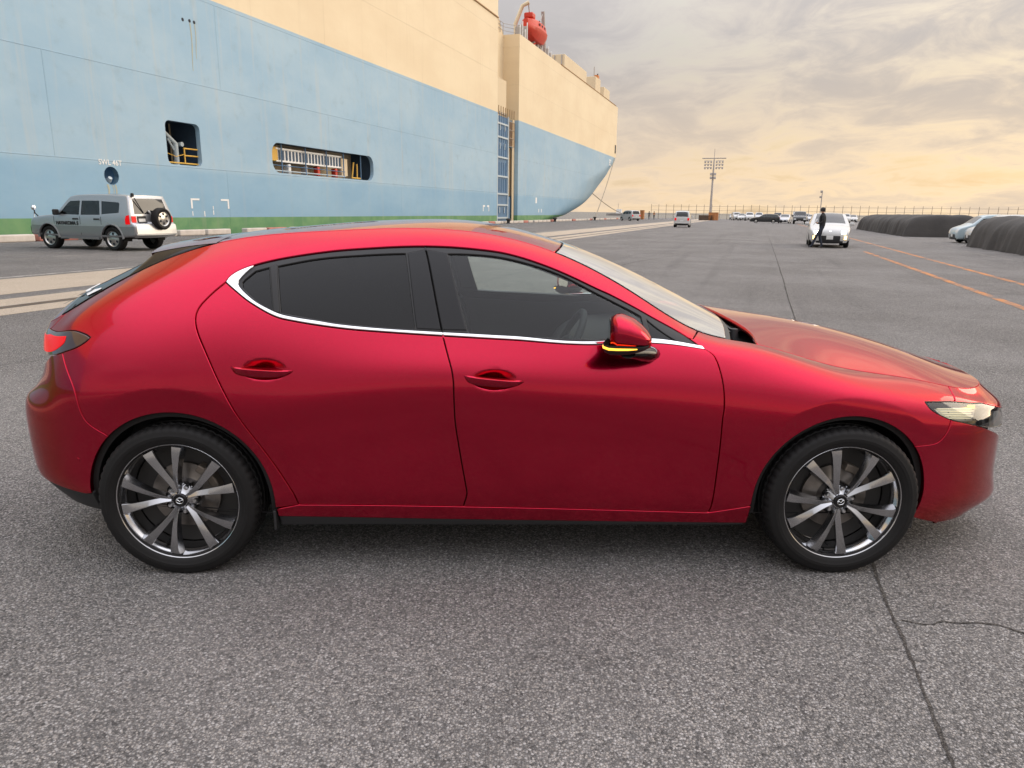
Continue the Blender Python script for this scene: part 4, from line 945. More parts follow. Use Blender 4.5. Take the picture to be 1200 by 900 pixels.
# cowl under the bonnet's rear edge, wiper arms in it
V = []; Fc = []
ys = np.linspace(-.66, .66, 25)
for y in ys:
    w = (y/.66)**2
    V += [(2.24, y, 1.002-.075*w), (2.32, y, .955-.06*w), (2.42, y, .925-.05*w), (2.52, y, .935-.07*w)]
for i in range(24):
    for j in range(3): a = i*4+j; Fc.append((a, a+1, a+5, a+4))
link('cowl', mesh_pd('cowl', V, Fc, True), 'black_plastic', car)
for pts in ([(2.36, -.42, .955), (2.33, -.30, .985), (2.30, -.05, 1.012), (2.285, .15, 1.022)], [(2.37, .05, .985), (2.34, .20, .995), (2.29, .45, .995)]):
    wp = tube('wiper', pts, .009, 'black_plastic', car, 6)
tube('wiper', [(2.30, -.55, .975), (2.315, -.2, 1.008), (2.31, .2, 1.010)], .006, 'black_trim', car, 5)
tube('wiper_pivot', [(2.36, -.42, .93), (2.36, -.42, .972)], [.024, .018], 'black_plastic', car, 10)
box('cowl_vent', (2.42, -.2, .948), (.06, .22, .012), 'interior_grey', car, bevel=.004)
# spoiler over the tail glass with its dark side blades
V = []; Fc = []; nu, nt = 14, 21
def spoil(a, t):   # a 0 front .. 1 rear edge ; t -1..1 across
    f = TA.pos(np.array([.12-.02*(1-t*t)]), np.array([t*.6]))[0]; w = abs(t)**2.2
    xe, ze = -.172, 1.288; xc, zc = -.235, 1.316; r = np.array([xc+(xe-xc)*w, t*.503, zc+(ze-zc)*w])
    p = f+(r-f)*a; p[2] += .010*a*(1-a)*4*.5; return tuple(p)
for i in range(nu):
    for j in range(nt): V.append(spoil(i/(nu-1), -1+2*j/(nt-1)))
for i in range(nu-1):
    for j in range(nt-1): a = i*nt+j; Fc.append((a, a+1, a+nt+1, a+nt))
b0 = len(V)
for j in range(nt):
    x, y, z = V[(nu-1)*nt+j]; V += [(x+.006, y, z-.022), (x+.20, y*.98, z-.03)]
for j in range(nt-1):
    a = (nu-1)*nt+j; Fc += [(a, a+1, b0+2*j+2, b0+2*j), (b0+2*j, b0+2*j+2, b0+2*j+3, b0+2*j+1)]
sp = link('roof_spoiler', mesh_pd('roof_spoiler', V, Fc, True), 'red_paint', car); sp.data.set_sharp_from_angle(angle=math.radians(40))
for sgn in (-1, 1):
    V = []; Fc = []; n = 16
    for i in range(n):
        a = i/(n-1); u = .125+(-.255-.125)*a; p = SK.base(np.array([u]), np.array([VT]))[0]
        q = np.array(spoil(min(1, a*1.0), -1.)); q[2] -= .002
        if i == n-1: q = p+[0.003, .012, .004]
        for s_ in (0, .35, .7, 1): r = p+(q-p)*s_; V.append((r[0], -sgn*(r[1]-.004*math.sin(math.pi*s_)), r[2]))
    for i in range(n-1):
        for j in range(3): a = i*4+j; Fc.append((a, a+1, a+5, a+4))
    link('spoiler_blade', mesh_pd('spoiler_blade', V, Fc, True), 'black_gloss', car)
# white sticker on the tail glass
sq = [TA.hit(*q) for q in ((101.5, 341.5), (118.5, 333.5), (120.5, 340), (104, 348))]
P = TA.pos(np.array([q[0] for q in sq]), np.array([q[1] for q in sq])); Nn = TA.normal(np.array([q[0] for q in sq]), np.array([q[1] for q in sq])); P = P+Nn*.008
st = link('sticker', mesh_pd('sticker', P, [(0, 1, 2, 3)]), 'white_print', rear_glass)
ex = Vector(P[1]-P[0]); ey = Vector(P[0]-P[3]); ez = ex.cross(ey).normalized(); ex.normalize(); ey = ez.cross(ex)
if (Vector(CAM)-Vector(P[0])).dot(ez) < 0: ez = -ez
mt = Matrix((ex, ey, ez)).transposed().to_4x4(); mt.translation = Vector(P.mean(0))+ez*.002
tx = link('sticker_print', text_mesh('sticker_print', '- 576', float(np.linalg.norm(P[0]-P[3]))*.5, .0002), 'black_print', rear_glass); tx.matrix_world = mt

# ---- window openings
def frame_loop(pxs, step=.012): return ccw(np.array([q for q in PX(*pxs, step=step)]))
def ploop(*lists): return loop(*[PX(*l) for l in lists])
g_front = ploop([(525.5, 297.5), (553, 298), (585, 301), (620, 309), (660, 323), (700, 343.5), (740, 363.5), (751.5, 370)], [(751.5, 370), (757.5, 400.5)], [(757.5, 400.5), (708, 398), (600, 392.5), (549.5, 389.5)], [(549.5, 389.5), (525.5, 297.5)])
g_tri = ploop([(758.5, 374), (765, 401.3)], [(765, 401.3), (803, 403.5)], [(803, 403.5), (758.5, 374)])
g_rear = ploop([(326, 311.5), (373, 303), (427, 298.8), (474.5, 297)], [(474.5, 297), (485.5, 385)], [(485.5, 385), (453, 383), (400, 377.8), (373, 373.7), (329.5, 366)], [(329.5, 366), (326, 311.5)])
g_rq = ploop([(314.5, 313.5), (299, 317.5)], [(299, 317.5), (284, 330.5), (284.5, 336)], [(284.5, 336), (301, 352), (318.5, 363)], [(318.5, 363), (314.5, 313.5)])
of = loop(sub(c_win_top, (498, 289), (826, 408.5)), sub(c_belt, (826, 409.5), (519, 393.3)), sub(c_B, (518.7, 393), (498, 289)))
orr = loop(sub(c_win_top, (265, 330.5), (498, 289)), sub(c_B, (498, 289), (518.7, 393)), sub(c_belt, (519, 393.3), (265, 330.5)))
skin_panel('window_frame', of, 'black_trim', front_door, holes=[g_front, g_tri], off=-.004, gap=.0015, mirror=far_front, grid=.03)
skin_panel('window_frame', orr, 'black_trim', rear_door, holes=[g_rear, g_rq], off=-.004, gap=.0015, mirror=far_rear, grid=.03)
skin_panel('window_pane', g_front, 'window_glass', front_door, off=-.011, gap=-.004, flange=.003, mirror=far_front, grid=.04)
skin_panel('quarter_pane', g_tri, 'black_gloss', front_door, off=-.010, gap=-.004, flange=.003, mirror=far_front, grid=.04)
skin_panel('window_pane', g_rear, 'privacy_glass', rear_door, off=-.011, gap=-.004, flange=.003, mirror=far_rear, grid=.04)
skin_panel('quarter_pane', g_rq, 'privacy_glass', rear_door, off=-.011, gap=-.004, flange=.003, mirror=far_rear, grid=.04)
# glossy B-pillar covers
bp_f = loop(sub(c_B, (498.5, 291), (518, 388)), PX((518, 388), (548, 388.5)), PX((548, 388.5), (523.5, 295.5)), PX((523.5, 295.5), (498.5, 291)))
bp_r = loop(sub(c_B, (498.5, 291), (518, 388)), PX((518, 388), (487.5, 386.5)), PX((487.5, 386.5), (476.5, 295)), PX((476.5, 295), (498.5, 291)))
skin_panel('pillar_cover', bp_f, 'black_gloss', front_door, off=-.001, gap=.003, flange=.006, mirror=far_front, grid=.03)
skin_panel('pillar_cover', bp_r, 'black_gloss', rear_door, off=-.001, gap=.003, flange=.006, mirror=far_rear, grid=.03)
dv = ploop([(316.5, 311.5), (324.5, 309.5)], [(324.5, 309.5), (328, 367.5)], [(328, 367.5), (320.5, 365)], [(320.5, 365), (316.5, 311.5)])
skin_panel('pane_divider', dv, 'black_plastic', rear_door, off=.001, gap=.0005, flange=.012, mirror=far_rear, grid=.03)
# bright strip under the windows
inner_r = PX((297.5, 311.8), (288, 320), (280, 329), (279.5, 333.5), (285, 341), (301, 354.5), (325, 366.6), (346, 371.8), (373, 376), (400, 380.3), (453, 385.2), (519, 389.2))
inner_f = PX((519, 389.2), (600, 393.6), (708, 399.3), (823, 405.7))
ch_r = loop(sub(c_win_top, (297, 311), (265, 330.5)), sub(c_belt, (265, 330.5), (518.5, 393.3)), inner_r[::-1])
ch_f = loop(sub(c_belt, (519.5, 393.3), (826, 409.5)), inner_f[::-1])
skin_panel('bright_strip', ch_r, 'chrome', rear_door, off=.003, gap=.0008, flange=.008, edge=.002, mirror=far_rear, grid=.03)
skin_panel('bright_strip', ch_f, 'chrome', front_door, off=.003, gap=.0008, flange=.008, edge=.002, mirror=far_front, grid=.03)

# ---- door handles: blade over the bowl
def handle(cx, cz, L, slope, parent):
    n = 26; V = []; Fc = []
    for i in range(n):
        t = i/(n-1); s_ = 2*t-1; x = cx+s_*L/2; z = cz-slope*s_
        ph = .010+.021*max(0, 1-abs(s_+.12)**2.6)**.8          # blade height
        pr = .004+.026*max(0, 1-abs(s_)**3.2)                   # stands off the door
        yb = SK.base(np.array([x]), np.array([.62]))[0]
        # skin y at this x,z
        u, v = x, .6
        for _ in range(12):
            q = SK.base(np.array([u]), np.array([v]))[0]; u += (x-q[0]); v += (z-q[2])*.8
        y = q[1]
        tz = ph*min(1, (1-abs(s_))*9+.05)
        prof = [(y+.004, z+.004), (y-pr*.75, z+.006), (y-pr, z+.002), (y-pr*.85, z-tz*.6), (y-pr*.45, z-tz), (y+.004, z-tz*.8)]
        V += [(x, a, b) for a, b in prof]
    for i in range(n-1):
        for k in range(6): a = i*6+k; b = i*6+(k+1) % 6; Fc.append((a, b, b+6, a+6))
    Fc += [tuple(range(6)), tuple((n-1)*6+k for k in range(6))]
    bm = bmesh.new(); vs = [bm.verts.new(v) for v in V]
    for f in Fc: bm.faces.new([vs[i] for i in f])
    me = bm_mesh('door_handle', bm, True, 40); link('door_handle', me, 'red_paint', parent)
    return me
def hcentre(a, b):
    p = SK.pos(*[np.array([q]) for q in SK.hit(*a)])[0]; q = SK.pos(*[np.array([q]) for q in SK.hit(*b)])[0]
    return (p+q)/2, np.linalg.norm(q-p), (p[2]-q[2])/2
for a, b, par, far in (((271, 431.5), (343, 436), rear_door, far_rear), ((544, 441.5), (614, 448), front_door, far_front)):
    c, Lh, sl = hcentre(a, b); me = handle(c[0], c[2]+.002, Lh, sl, par)
    m2 = me.copy(); m2.transform(Matrix.Scale(-1, 4, (0, 1, 0))); m2.flip_normals(); link('door_handle', m2, 'red_paint', far)

# ---- door mirrors
_ft = SK.hit(756, 413); _ft = SK.pos(np.array([_ft[0]]), np.array([_ft[1]]))[0]; FX, FZ = float(_ft[0]), float(_ft[2])
def make_mirror(sgn):
    root = empty('door_mirror'); root.parent = car
    st = [(1.690, .046, .050, 1.046), (1.694, .060, .056, 1.047), (1.715, .070, .064, 1.050), (1.745, .074, .064, 1.051), (1.785, .070, .055, 1.045), (1.815, .060, .043, 1.036), (1.838, .046, .030, 1.028), (1.853, .028, .017, 1.022), (1.858, .010, .006, 1.020)]
    yc = -1.005; n = 24; V = []; Fc = []; fm = []
    for i, (x, hw, hh, zc) in enumerate(st):
        for k in range(n):
            a = 2*math.pi*k/n; c, s_ = math.cos(a), math.sin(a)
            c = math.copysign(abs(c)**.75, c); s_ = math.copysign(abs(s_)**(.75), s_)
            V.append((x+(.012*(1-c) if i < 3 else 0), sgn*(-(yc+hw*c*1.15)+0), zc+hh*s_-(.010 if s_ < 0 else 0)*(1-abs(c))))
    # y measured outwards
    for i in range(len(st)-1):
        for k in range(n): Fc.append((i*n+k, i*n+(k+1) % n, (i+1)*n+(k+1) % n, (i+1)*n+k))
    Fc.append(tuple((len(st)-1)*n+k for k in range(n)))
    bm = bmesh.new(); vs = [bm.verts.new(v) for v in V]
    for f in Fc: bm.faces.new([vs[i] for i in f])
    me = bm_mesh('mirror_cap', bm, True, 60)
    me.materials.append(MATS['red_paint'])
    link('mirror_cap', me, None, root)
    # dark lower shell with the lit repeater along it
    V = []; Fc = []
    for i, (x, hw, hh, zc) in enumerate(st):
        for k in range(n//2+1):
            a = math.pi+math.pi*k/(n//2); c, s_ = math.cos(a), math.sin(a); c = math.copysign(abs(c)**.75, c)
            V.append((x-.001, sgn*(-(yc+hw*c*1.17)), zc-hh*.62+hh*.72*s_))
    m = n//2+1
    for i in range(len(st)-1):
        for k in range(m-1): Fc.append((i*m+k, i*m+k+1, (i+1)*m+k+1, (i+1)*m+k))
    Fc.append(tuple(range(m)))
    bm = bmesh.new(); vs = [bm.verts.new(v) for v in V]
    for f in Fc: bm.faces.new([vs[i] for i in f])
    link('mirror_shell', bm_mesh('mirror_shell', bm, True, 50), 'black_plastic', root)
    pts = []
    for (x, hw, hh, zc) in st[0:6]: pts.append((x-.002, sgn*(-(yc-hw*1.17))*1.0, zc-hh*.70))
    pts = [(p[0], sgn*-1*(yc-st[i][1]*1.17), p[2]) for i, p in enumerate(pts)]
    pts = [(x, sgn*(-(yc))+sgn*hw*1.13, zc-hh*.84) for (x, hw, hh, zc) in st[0:6]]
    tube('turn_repeater', pts, [.004, .005, .005, .0045, .004, .002], 'amber_lamp', root, 8)
    # glass
    x, hw, hh, zc = st[0]
    V = [(1.6885+.012*(1-math.cos(2*math.pi*k/20)), sgn*(-(yc+hw*.97*1.15*math.cos(2*math.pi*k/20))), zc+hh*.95*math.sin(2*math.pi*k/20)) for k in range(20)]
    link('mirror_glass', mesh_pd('mirror_glass', V, [tuple(range(20))]), 'chrome', root)
    # foot on the door
    V, Fc = tube_pts([(FX, sgn*.825, FZ), (FX-.003, sgn*.875, FZ+.004), (FX-.02, sgn*.92, FZ+.016), (FX-.05, sgn*.96, FZ+.03), (FX-.08, sgn*1.0, FZ+.038)], [.040, .044, .040, .032, .026], 14)
    V = [Vector((FX+(v.x-FX)*1.25, v.y, FZ+(v.z-FZ)*.72)) for v in V]
    bm = bmesh.new(); vs = [bm.verts.new(v) for v in V]
    for f in Fc: bm.faces.new([vs[i] for i in f])
    link('mirror_foot', bm_mesh('mirror_foot', bm, True, 60), 'black_gloss', root)
    R_ = Matrix.Translation((1.76, sgn*1.0, 0)) @ Matrix.Rotation(sgn*math.radians(18 if sgn < 0 else 42), 4, 'Z') @ Matrix.Translation((-1.76, -sgn*1.0, 0))
    for ch in root.children:
        if not ch.name.startswith('mirror_foot'): ch.data.transform(R_)
make_mirror(-1); make_mirror(1)

# ---- lamps
hl_all = loop(c_hl_top, UV(tuple(c_hl_top[-1]), tuple(c_hl_bot[-1])), c_hl_bot[::-1])
for_twin = []
hlm = empty('headlamp'); hlm.parent = car; hlf = empty('headlamp'); hlf.parent = car
skin_panel('lamp_housing', hl_all, 'black_gloss', hlm, off=-.030, gap=.0, flange=.01, mirror=hlf, grid=.03)
bezel_hole = offset_in(hl_all, .007)
skin_panel('lamp_bezel', hl_all, 'black_gloss', hlm, holes=[bezel_hole], off=.000, gap=.0012, flange=.03, edge=.001, mirror=hlf, grid=.05)
skin_panel('lens', offset_in(hl_all, .006), 'lens_glass', hlm, off=-.003, gap=0, flange=.003, mirror=hlf, grid=.03)
bar = ploop([(1098, 477), (1110, 476), (1130, 474), (1148, 474)], [(1148, 474), (1145, 493)], [(1145, 493), (1130, 493.5), (1108, 487)], [(1108, 487), (1098, 477)])
skin_panel('reflector', bar, 'lamp_chrome', hlm, off=-.020, gap=0, flange=.01, mirror=hlf, grid=.03)
for k in range(5):
    y0 = 477.3+k*3.1; ln = PX((1101+k*3.0, y0+.4), (1120, y0), (1144, y0-.2)); P = SK.pos(ln[:, 0], ln[:, 1])+SK.normal(ln[:, 0], ln[:, 1])*-.014
    for sg, par in ((1, hlm), (-1, hlf)): tube('light_bar', [(p[0], p[1]*sg, p[2]) for p in P[::2]], .0026, 'lamp_warm', par, 5)
am = ploop([(1137, 472.8), (1145, 472.8)], [(1145, 472.8), (1145, 477)], [(1145, 477), (1137, 477)], [(1137, 477), (1137, 472.8)])
skin_panel('amber_reflector', am, 'amber_lamp', hlm, off=-.010, gap=0, flange=.005, mirror=hlf, grid=.03)
sg_w = ccw(spline_pts(np.array([(3.408, .74), (3.43, .80), (3.47, .81), (3.50, .77), (3.505, .69), (3.48, .63), (3.44, .605), (3.405, .61)]), .012, True))
skin_panel('wing_trim', sg_w, 'wing_silver', hlm, off=-.004, gap=0, flange=.02, mirror=hlf, grid=.02)
tlm = empty('tail_lamp'); tlm.parent = car; tlf = empty('tail_lamp'); tlf.parent = car
tl_all = loop(c_tl_top, c_tl_bot, UV(tuple(c_tl_bot[-1]), tuple(c_tl_top[0])))
skin_panel('lamp_cover', tl_all, 'red_lens_dark', tlm, off=.001, gap=.002, flange=.02, mirror=tlf, grid=.03)
ra = SK.hit(60, 391.5); rb_ = SK.hit(60, 412.5)
redl = loop(UV((-.98, ra[1]), tuple(ra)), PX((60, 391.5), (78, 393.8)), PX((78, 393.8), (75.5, 402), (67, 409.3), (60, 412.5)), UV(tuple(rb_), (-.98, rb_[1])), UV((-.98, rb_[1]), (-.98, ra[1])))
skin_panel('red_lens', redl, 'red_lens', tlm, off=.0035, gap=.001, flange=.006, mirror=tlf, grid=.03)
ps = SK.hit(91, 539); pp = SK.pos(np.array([ps[0]]), np.array([ps[1]]))[0]; pn = SK.normal(np.array([ps[0]]), np.array([ps[1]]))[0]
o = link('parking_sensor', lathe_mesh('parking_sensor', [(0, .001), (.0095, .0012), (.011, -.003)], 20, 'z'), 'red_paint', car); o.location = pp; o.rotation_euler = Vector(pn).to_track_quat('Z', 'Y').to_euler()

# ---- dark inner shell, arch liners, floor
arch_f2 = circ_arc(WB-.005, .355, 200, -30, 50); arch_r2 = circ_arc(.010, .358, 195, -20, 50)
shell = loop(UV((-.55, .05), (-.55, VT-.03), step=.05), UV((-.55, VT-.03), (3.25, VT-.03), step=.05), UV((3.25, VT-.03), (3.25, .05), step=.05), UV((3.25, .05), (-.55, .05), step=.05))
def arch_hole(c): 
    q = np.array([p for p in c if p[1] > .053]); a, b = q[0], q[-1]; return ccw(np.concatenate([q, [(b[0], .053), (a[0], .053)]]))
wh_f = offset_in(of, .012); wh_r = offset_in(orr, .012)
skin_panel('inner_shell', shell, 'shut_gap', car, holes=[ccw(wh_f), ccw(wh_r), arch_hole(arch_f2), arch_hole(arch_r2)], off=-.020, gap=0, flange=.004, grid=.06)
for cv in (arch_r, arch_f):
    cx = .010 if cv is arch_r else WB-.005; P_ = SK.pos(cv[:, 0], cv[:, 1])
    for sg in (-1, 1):
        V = []; Fc = []
        for p in P_:
            d = np.array([p[0]-cx, p[2]-HUB_Z]); l = np.linalg.norm(d); d /= l
            for r_, y_ in ((l+.004, p[1]+.010), (l+.016, p[1]+.05), (l+.016, -.50), (.08, -.50)): V.append((cx+d[0]*r_, -sg*y_, HUB_Z+d[1]*r_))
        for k in range(len(P_)-1):
            for q in range(3): a = k*4+q; Fc.append((a, a+1, a+5, a+4))
        link('arch_liner', mesh_pd('arch_liner', V, Fc, True), 'liner', car)
box('floor_pan', (1.35, 0, .22), (3.5, 1.10, .12), 'liner', car, bevel=.03)
box('floor_pan', (1.37, 0, .215), (1.86, 1.40, .12), 'liner', car, bevel=.02)
for cx, sg in ((.395, -1), (.395, 1)): box('mud_flap', (cx-.012, sg*.80, .235), (.012, .13, .085), 'black_plastic', car, bevel=.004)
box('air_dam', (3.06, -.74, .225), (.02, .14, .10), 'black_plastic', car, bevel=.006)
# bonnet underside, engine bay block, boot block (dark)
box('engine_bay', (2.85, 0, .55), (.95, .98, .40), 'liner', car, bevel=.05)
box('boot_lining', (-.15, 0, .70), (.80, 1.02, .50), 'interior_dark', car, bevel=.05)

# ---- cabin
skin_panel('door_card', fd, 'interior_dark', front_door, off=-.055, gap=.01, flange=.004, mirror=far_front, grid=.05)
skin_panel('door_card', rd, 'interior_dark', rear_door, off=-.055, gap=.01, flange=.004, mirror=far_rear, grid=.05)
head = loop(arcU(.05, .1), edge_line(.1, 1.50, .55), arcU(1.57, 1.50)[::-1], edge_line(1.50, .1, -.55))
skin_panel('headliner', head, 'interior_grey', car, surf=TA, mirror=False, grid=.06, off=-.03, flange=.003)
def seat(x, y, bench=False):
    w = 1.16 if bench else .50; root = empty('seat'); root.parent = car
    box('cushion', (x+.02, y, .46), (.50, w, .16), 'interior_cloth', root, bevel=.05)
    bm = bmesh.new(); bm_box(bm, (x-.33, y, .76), (.13, w, .60), (math.radians(-16), 'Y'), .05)
    bmesh.ops.rotate(bm, verts=bm.verts, cent=(x-.25, y, .5), matrix=Matrix.Rotation(math.radians(-4), 3, 'Y'))
    link('backrest', bm_mesh('backrest', bm), 'interior_cloth', root)
    for yy in ((-.36, .36) if bench else (0,)):
        bm = bmesh.new(); bm_box(bm, (x-.46, y+yy, 1.10), (.09, .25, .17), (math.radians(-14), 'Y'), .035)
        link('headrest', bm_mesh('headrest', bm), 'interior_cloth', root)
for y in (-.36, .36): seat(1.22, y)
seat(.42, 0, True)
# dashboard
V = []; Fc = []; prof = [(1.62, .52), (1.60, .70), (1.66, .79), (1.72, .835), (1.80, .865), (2.02, .885), (2.26, .93), (2.30, .88), (2.24, .6)]
for y in np.linspace(-.72, .72, 13):
    for x, z in prof: V.append((x, y, z+(.02 if abs(y+.37) < .2 and .8 < z < .9 else 0)))
m = len(prof)
for i in range(12):
    for j in range(m-1): a = i*m+j; Fc.append((a, a+1, a+m+1, a+m))
link('dashboard', mesh_pd('dashboard', V, Fc, True), 'interior_dark', car)
sw = empty('steering_wheel'); sw.parent = car; sw.location = (1.60, -.365, .865); sw.rotation_euler = (0, math.radians(-64), 0)
tube('wheel_rim', [(.187*math.cos(2*math.pi*k/40), .187*math.sin(2*math.pi*k/40), 0) for k in range(40)], .0165, 'interior_dark', sw, 10, True)
link('wheel_hub', lathe_mesh('wheel_hub', [(0, .03), (.05, .028), (.068, .012), (.068, -.03), (.04, -.06), (.035, -.2)], 24, 'z'), 'interior_dark', sw)
for a in (0, 180, -90):
    a = math.radians(a-90 if a == -90 else a+90); 
    tube('wheel_spoke', [(.05*math.cos(a), .05*math.sin(a), 0), (.18*math.cos(a), .18*math.sin(a), 0)], .014, 'satin_metal', sw, 6)
box('centre_console', (1.50, 0, .50), (.9, .22, .22), 'interior_dark', car, bevel=.04)
bx = box('inner_mirror', (1.78, 0, 1.17), (.03, .22, .06), 'black_plastic', car, bevel=.012)
# ---- wheels: local frame, axle along y, outer face towards -y
def make_wheel(root_name='wheel', phase=0.):
    n = 180
    rm = lambda i, k: (-.005 if (i in SIPE and (k % 3 == 0)) else 0.)
    prof = [(.236, -.086), (.246, -.0935), (.252, -.099), (.262, -.1035), (.270, -.1055), (.272, -.1070), (.284, -.1078), (.2855, -.1068), (.298, -.1055), (.308, -.1010), (.315, -.094), (.3195, -.086), (.3222, -.076), (.3232, -.062),
            (.3165, -.060), (.3165, -.052), (.3235, -.050), (.324, -.026), (.317, -.024), (.317, -.016), (.3242, -.014), (.3242, .014), (.317, .016), (.317, .024), (.324, .026), (.3235, .05), (.3165, .052), (.3165, .06), (.3232, .062), (.3222, .076), (.3195, .086), (.308, .101), (.284, .1078), (.262, .1035), (.236, .088)]
    SIPE = {10, 11, 12, 13, 16, 17, 28, 29, 30}
    me = lathe_mesh('tyre', prof, n, 'y', True, 28, rm)
    for v in me.vertices:
        if v.co.z < -.3155:  # flattened where it bears on the ground
            v.co.z = -.3155-.0003
    rim = lathe_mesh('wheel', [(.2425, -.080), (.2478, -.0885), (.2480, -.0925), (.2455, -.0945), (.2425, -.0925), (.2395, -.080), (.2345, -.072), (.2265, -.062), (.2215, -.045), (.2185, .0), (.218, .06), (.232, .085), (.240, .085)], 96)
    R = link(root_name, rim, 'barrel_metal', car)
    link('tyre', me, 'rubber', R)
    # spokes in five pairs, each a twisted blade with an off-centre ridge
    for p in range(5):
        for sg in (-1, 1):
            V = []; Fc = []; m = 15; A = math.radians(102+phase+72*p)
            for i in range(m):
                t = i/(m-1); r = .036+(.2315-.036)*t
                a = A+sg*math.radians(4.5+12.0*(t**.85))+sg*math.radians(1.6)*math.sin(t*math.pi)
                w = .0120+.0045*t+.0115*t**2.2
                yf = -.066-.0195*math.sin(min(1, t*1.15)*math.pi/2)+.004*max(0, t-.88)/.12
                tw = sg*(.0035+.006*t)                       # blade leans: inner edge back, outer edge proud
                c, s_ = math.cos(a), math.sin(a); tx, tz = -s_, c
                rd = w*.42*sg                                   # ridge sits off centre
                sec = [(-w*.82, .022), (-w, yf*0+.010-tw), (-w*.93, .006-tw), (rd-.0012, -.0095), (rd+.0012, -.0095), (w*.93, .006+tw), (w, .010+tw), (w*.82, .022)]
                for q, dy in sec: V.append((r*c+q*tx, yf+dy, r*s_+q*tz))
            k = len(sec)
            for i in range(m-1):
                for j in range(k): a0 = i*k+j; a1 = i*k+(j+1) % k; Fc.append((a0, a1, a1+k, a0+k))
            Fc += [tuple(range(k)), tuple((m-1)*k+j for j in range(k))]
            bm = bmesh.new(); vs = [bm.verts.new(v) for v in V]
            for f in Fc: bm.faces.new([vs[i] for i in f])
            link('spoke', bm_mesh('spoke', bm, True, 22), 'gunmetal', R)
    link('hub', lathe_mesh('hub', [(0, -.070), (.030, -.070), (.034, -.066), (.040, -.062), (.066, -.048), (.074, -.030), (.074, .02), (0, .02)], 60), 'gunmetal', R)
    for p in range(5):
        a = math.radians(102+36+phase+72*p); c, s_ = .0545*math.cos(a), .0545*math.sin(a)
        q = link('lug_nut', lathe_mesh('lug_nut', [(0, -.068), (.006, -.068), (.0088, -.064), (.0098, -.058), (.0098, -.045)], 12), 'satin_metal', R); q.location = (c, 0, s_)
        q = link('lug_pocket', lathe_mesh('lug_pocket', [(0, -.0500), (.0150, -.0502), (.0165, -.0560), (.0175, -.0535), (.0175, -.04)], 20), 'black_gloss', R); q.location = (c, 0, s_)
    cap = link('centre_cap', lathe_mesh('centre_cap', [(0, -.0775), (.019, -.0775), (.021, -.0785), (.0255, -.0785), (.0275, -.076), (.0275, -.06)], 40), 'black_gloss', R)
    # emblem on the cap: oval ring with a winged V
    ring = [(.0150*math.cos(2*math.pi*k/36), -.0788, .0122*math.sin(2*math.pi*k/36)+.0002) for k in range(36)]
    V, Fc = tube_pts(ring, .0013, 6, True)
    vv = [(-.0145, -.0785, .0030), (-.0085, -.0785, .0036), (-.0045, -.0785, .0015), (0, -.0785, -.0052), (.0045, -.0785, .0015), (.0085, -.0785, .0036), (.0145, -.0785, .0030)]
    V2, F2 = tube_pts(vv, [.0010, .0019, .0019, .0018, .0019, .0019, .0010], 6)
    bm = bmesh.new()
    for VV, FF in ((V, Fc), (V2, F2)):
        vs = [bm.verts.new(v) for v in VV]
        for f in FF: bm.faces.new([vs[i] for i in f])
    link('emblem', bm_mesh('emblem', bm, True, 60), 'chrome', R)
    link('brake_disc', lathe_mesh('brake_disc', [(.06, -.030), (.066, -.012), (.072, -.008), (.139, -.008), (.1395, .004), (.07, .004)], 60), 'disc_metal', R)
    bm = bmesh.new()
    for a0 in (22, 38, 54):
        a = math.radians(a0); bm_box(bm, (.137*math.cos(a), -.008, .137*math.sin(a)), (.050, .055, .034), (-(a-math.pi/2), 'Y'), .006)
    link('brake_caliper', bm_mesh('brake_caliper', bm), 'caliper_metal', R)
    link('brake_shield', lathe_mesh('brake_shield', [(.02, .012), (.215, .012), (.217, .02)], 40), 'backing_plate', R)
    q = link('tyre_valve', lathe_mesh('tyre_valve', [(0, 0), (.003, 0), (.004, .02), (.007, .03)], 8), 'black_plastic', R); a = math.radians(-112); q.location = (.205*math.cos(a), -.07, .205*math.sin(a))
    return R
w0 = make_wheel()
w0.location = (0, -.774, HUB_Z); w0.rotation_euler = (0, 0, 0)
w1 = copy_tree(w0, car); w1.location = (WB, -.774, HUB_Z); w1.rotation_euler = (0, math.radians(-15), 0)
for x, rr in ((0, 20), (WB, 50)):
    q = copy_tree(w0, car); q.location = (x, .774, HUB_Z); q.rotation_euler = (0, math.radians(rr), math.pi)
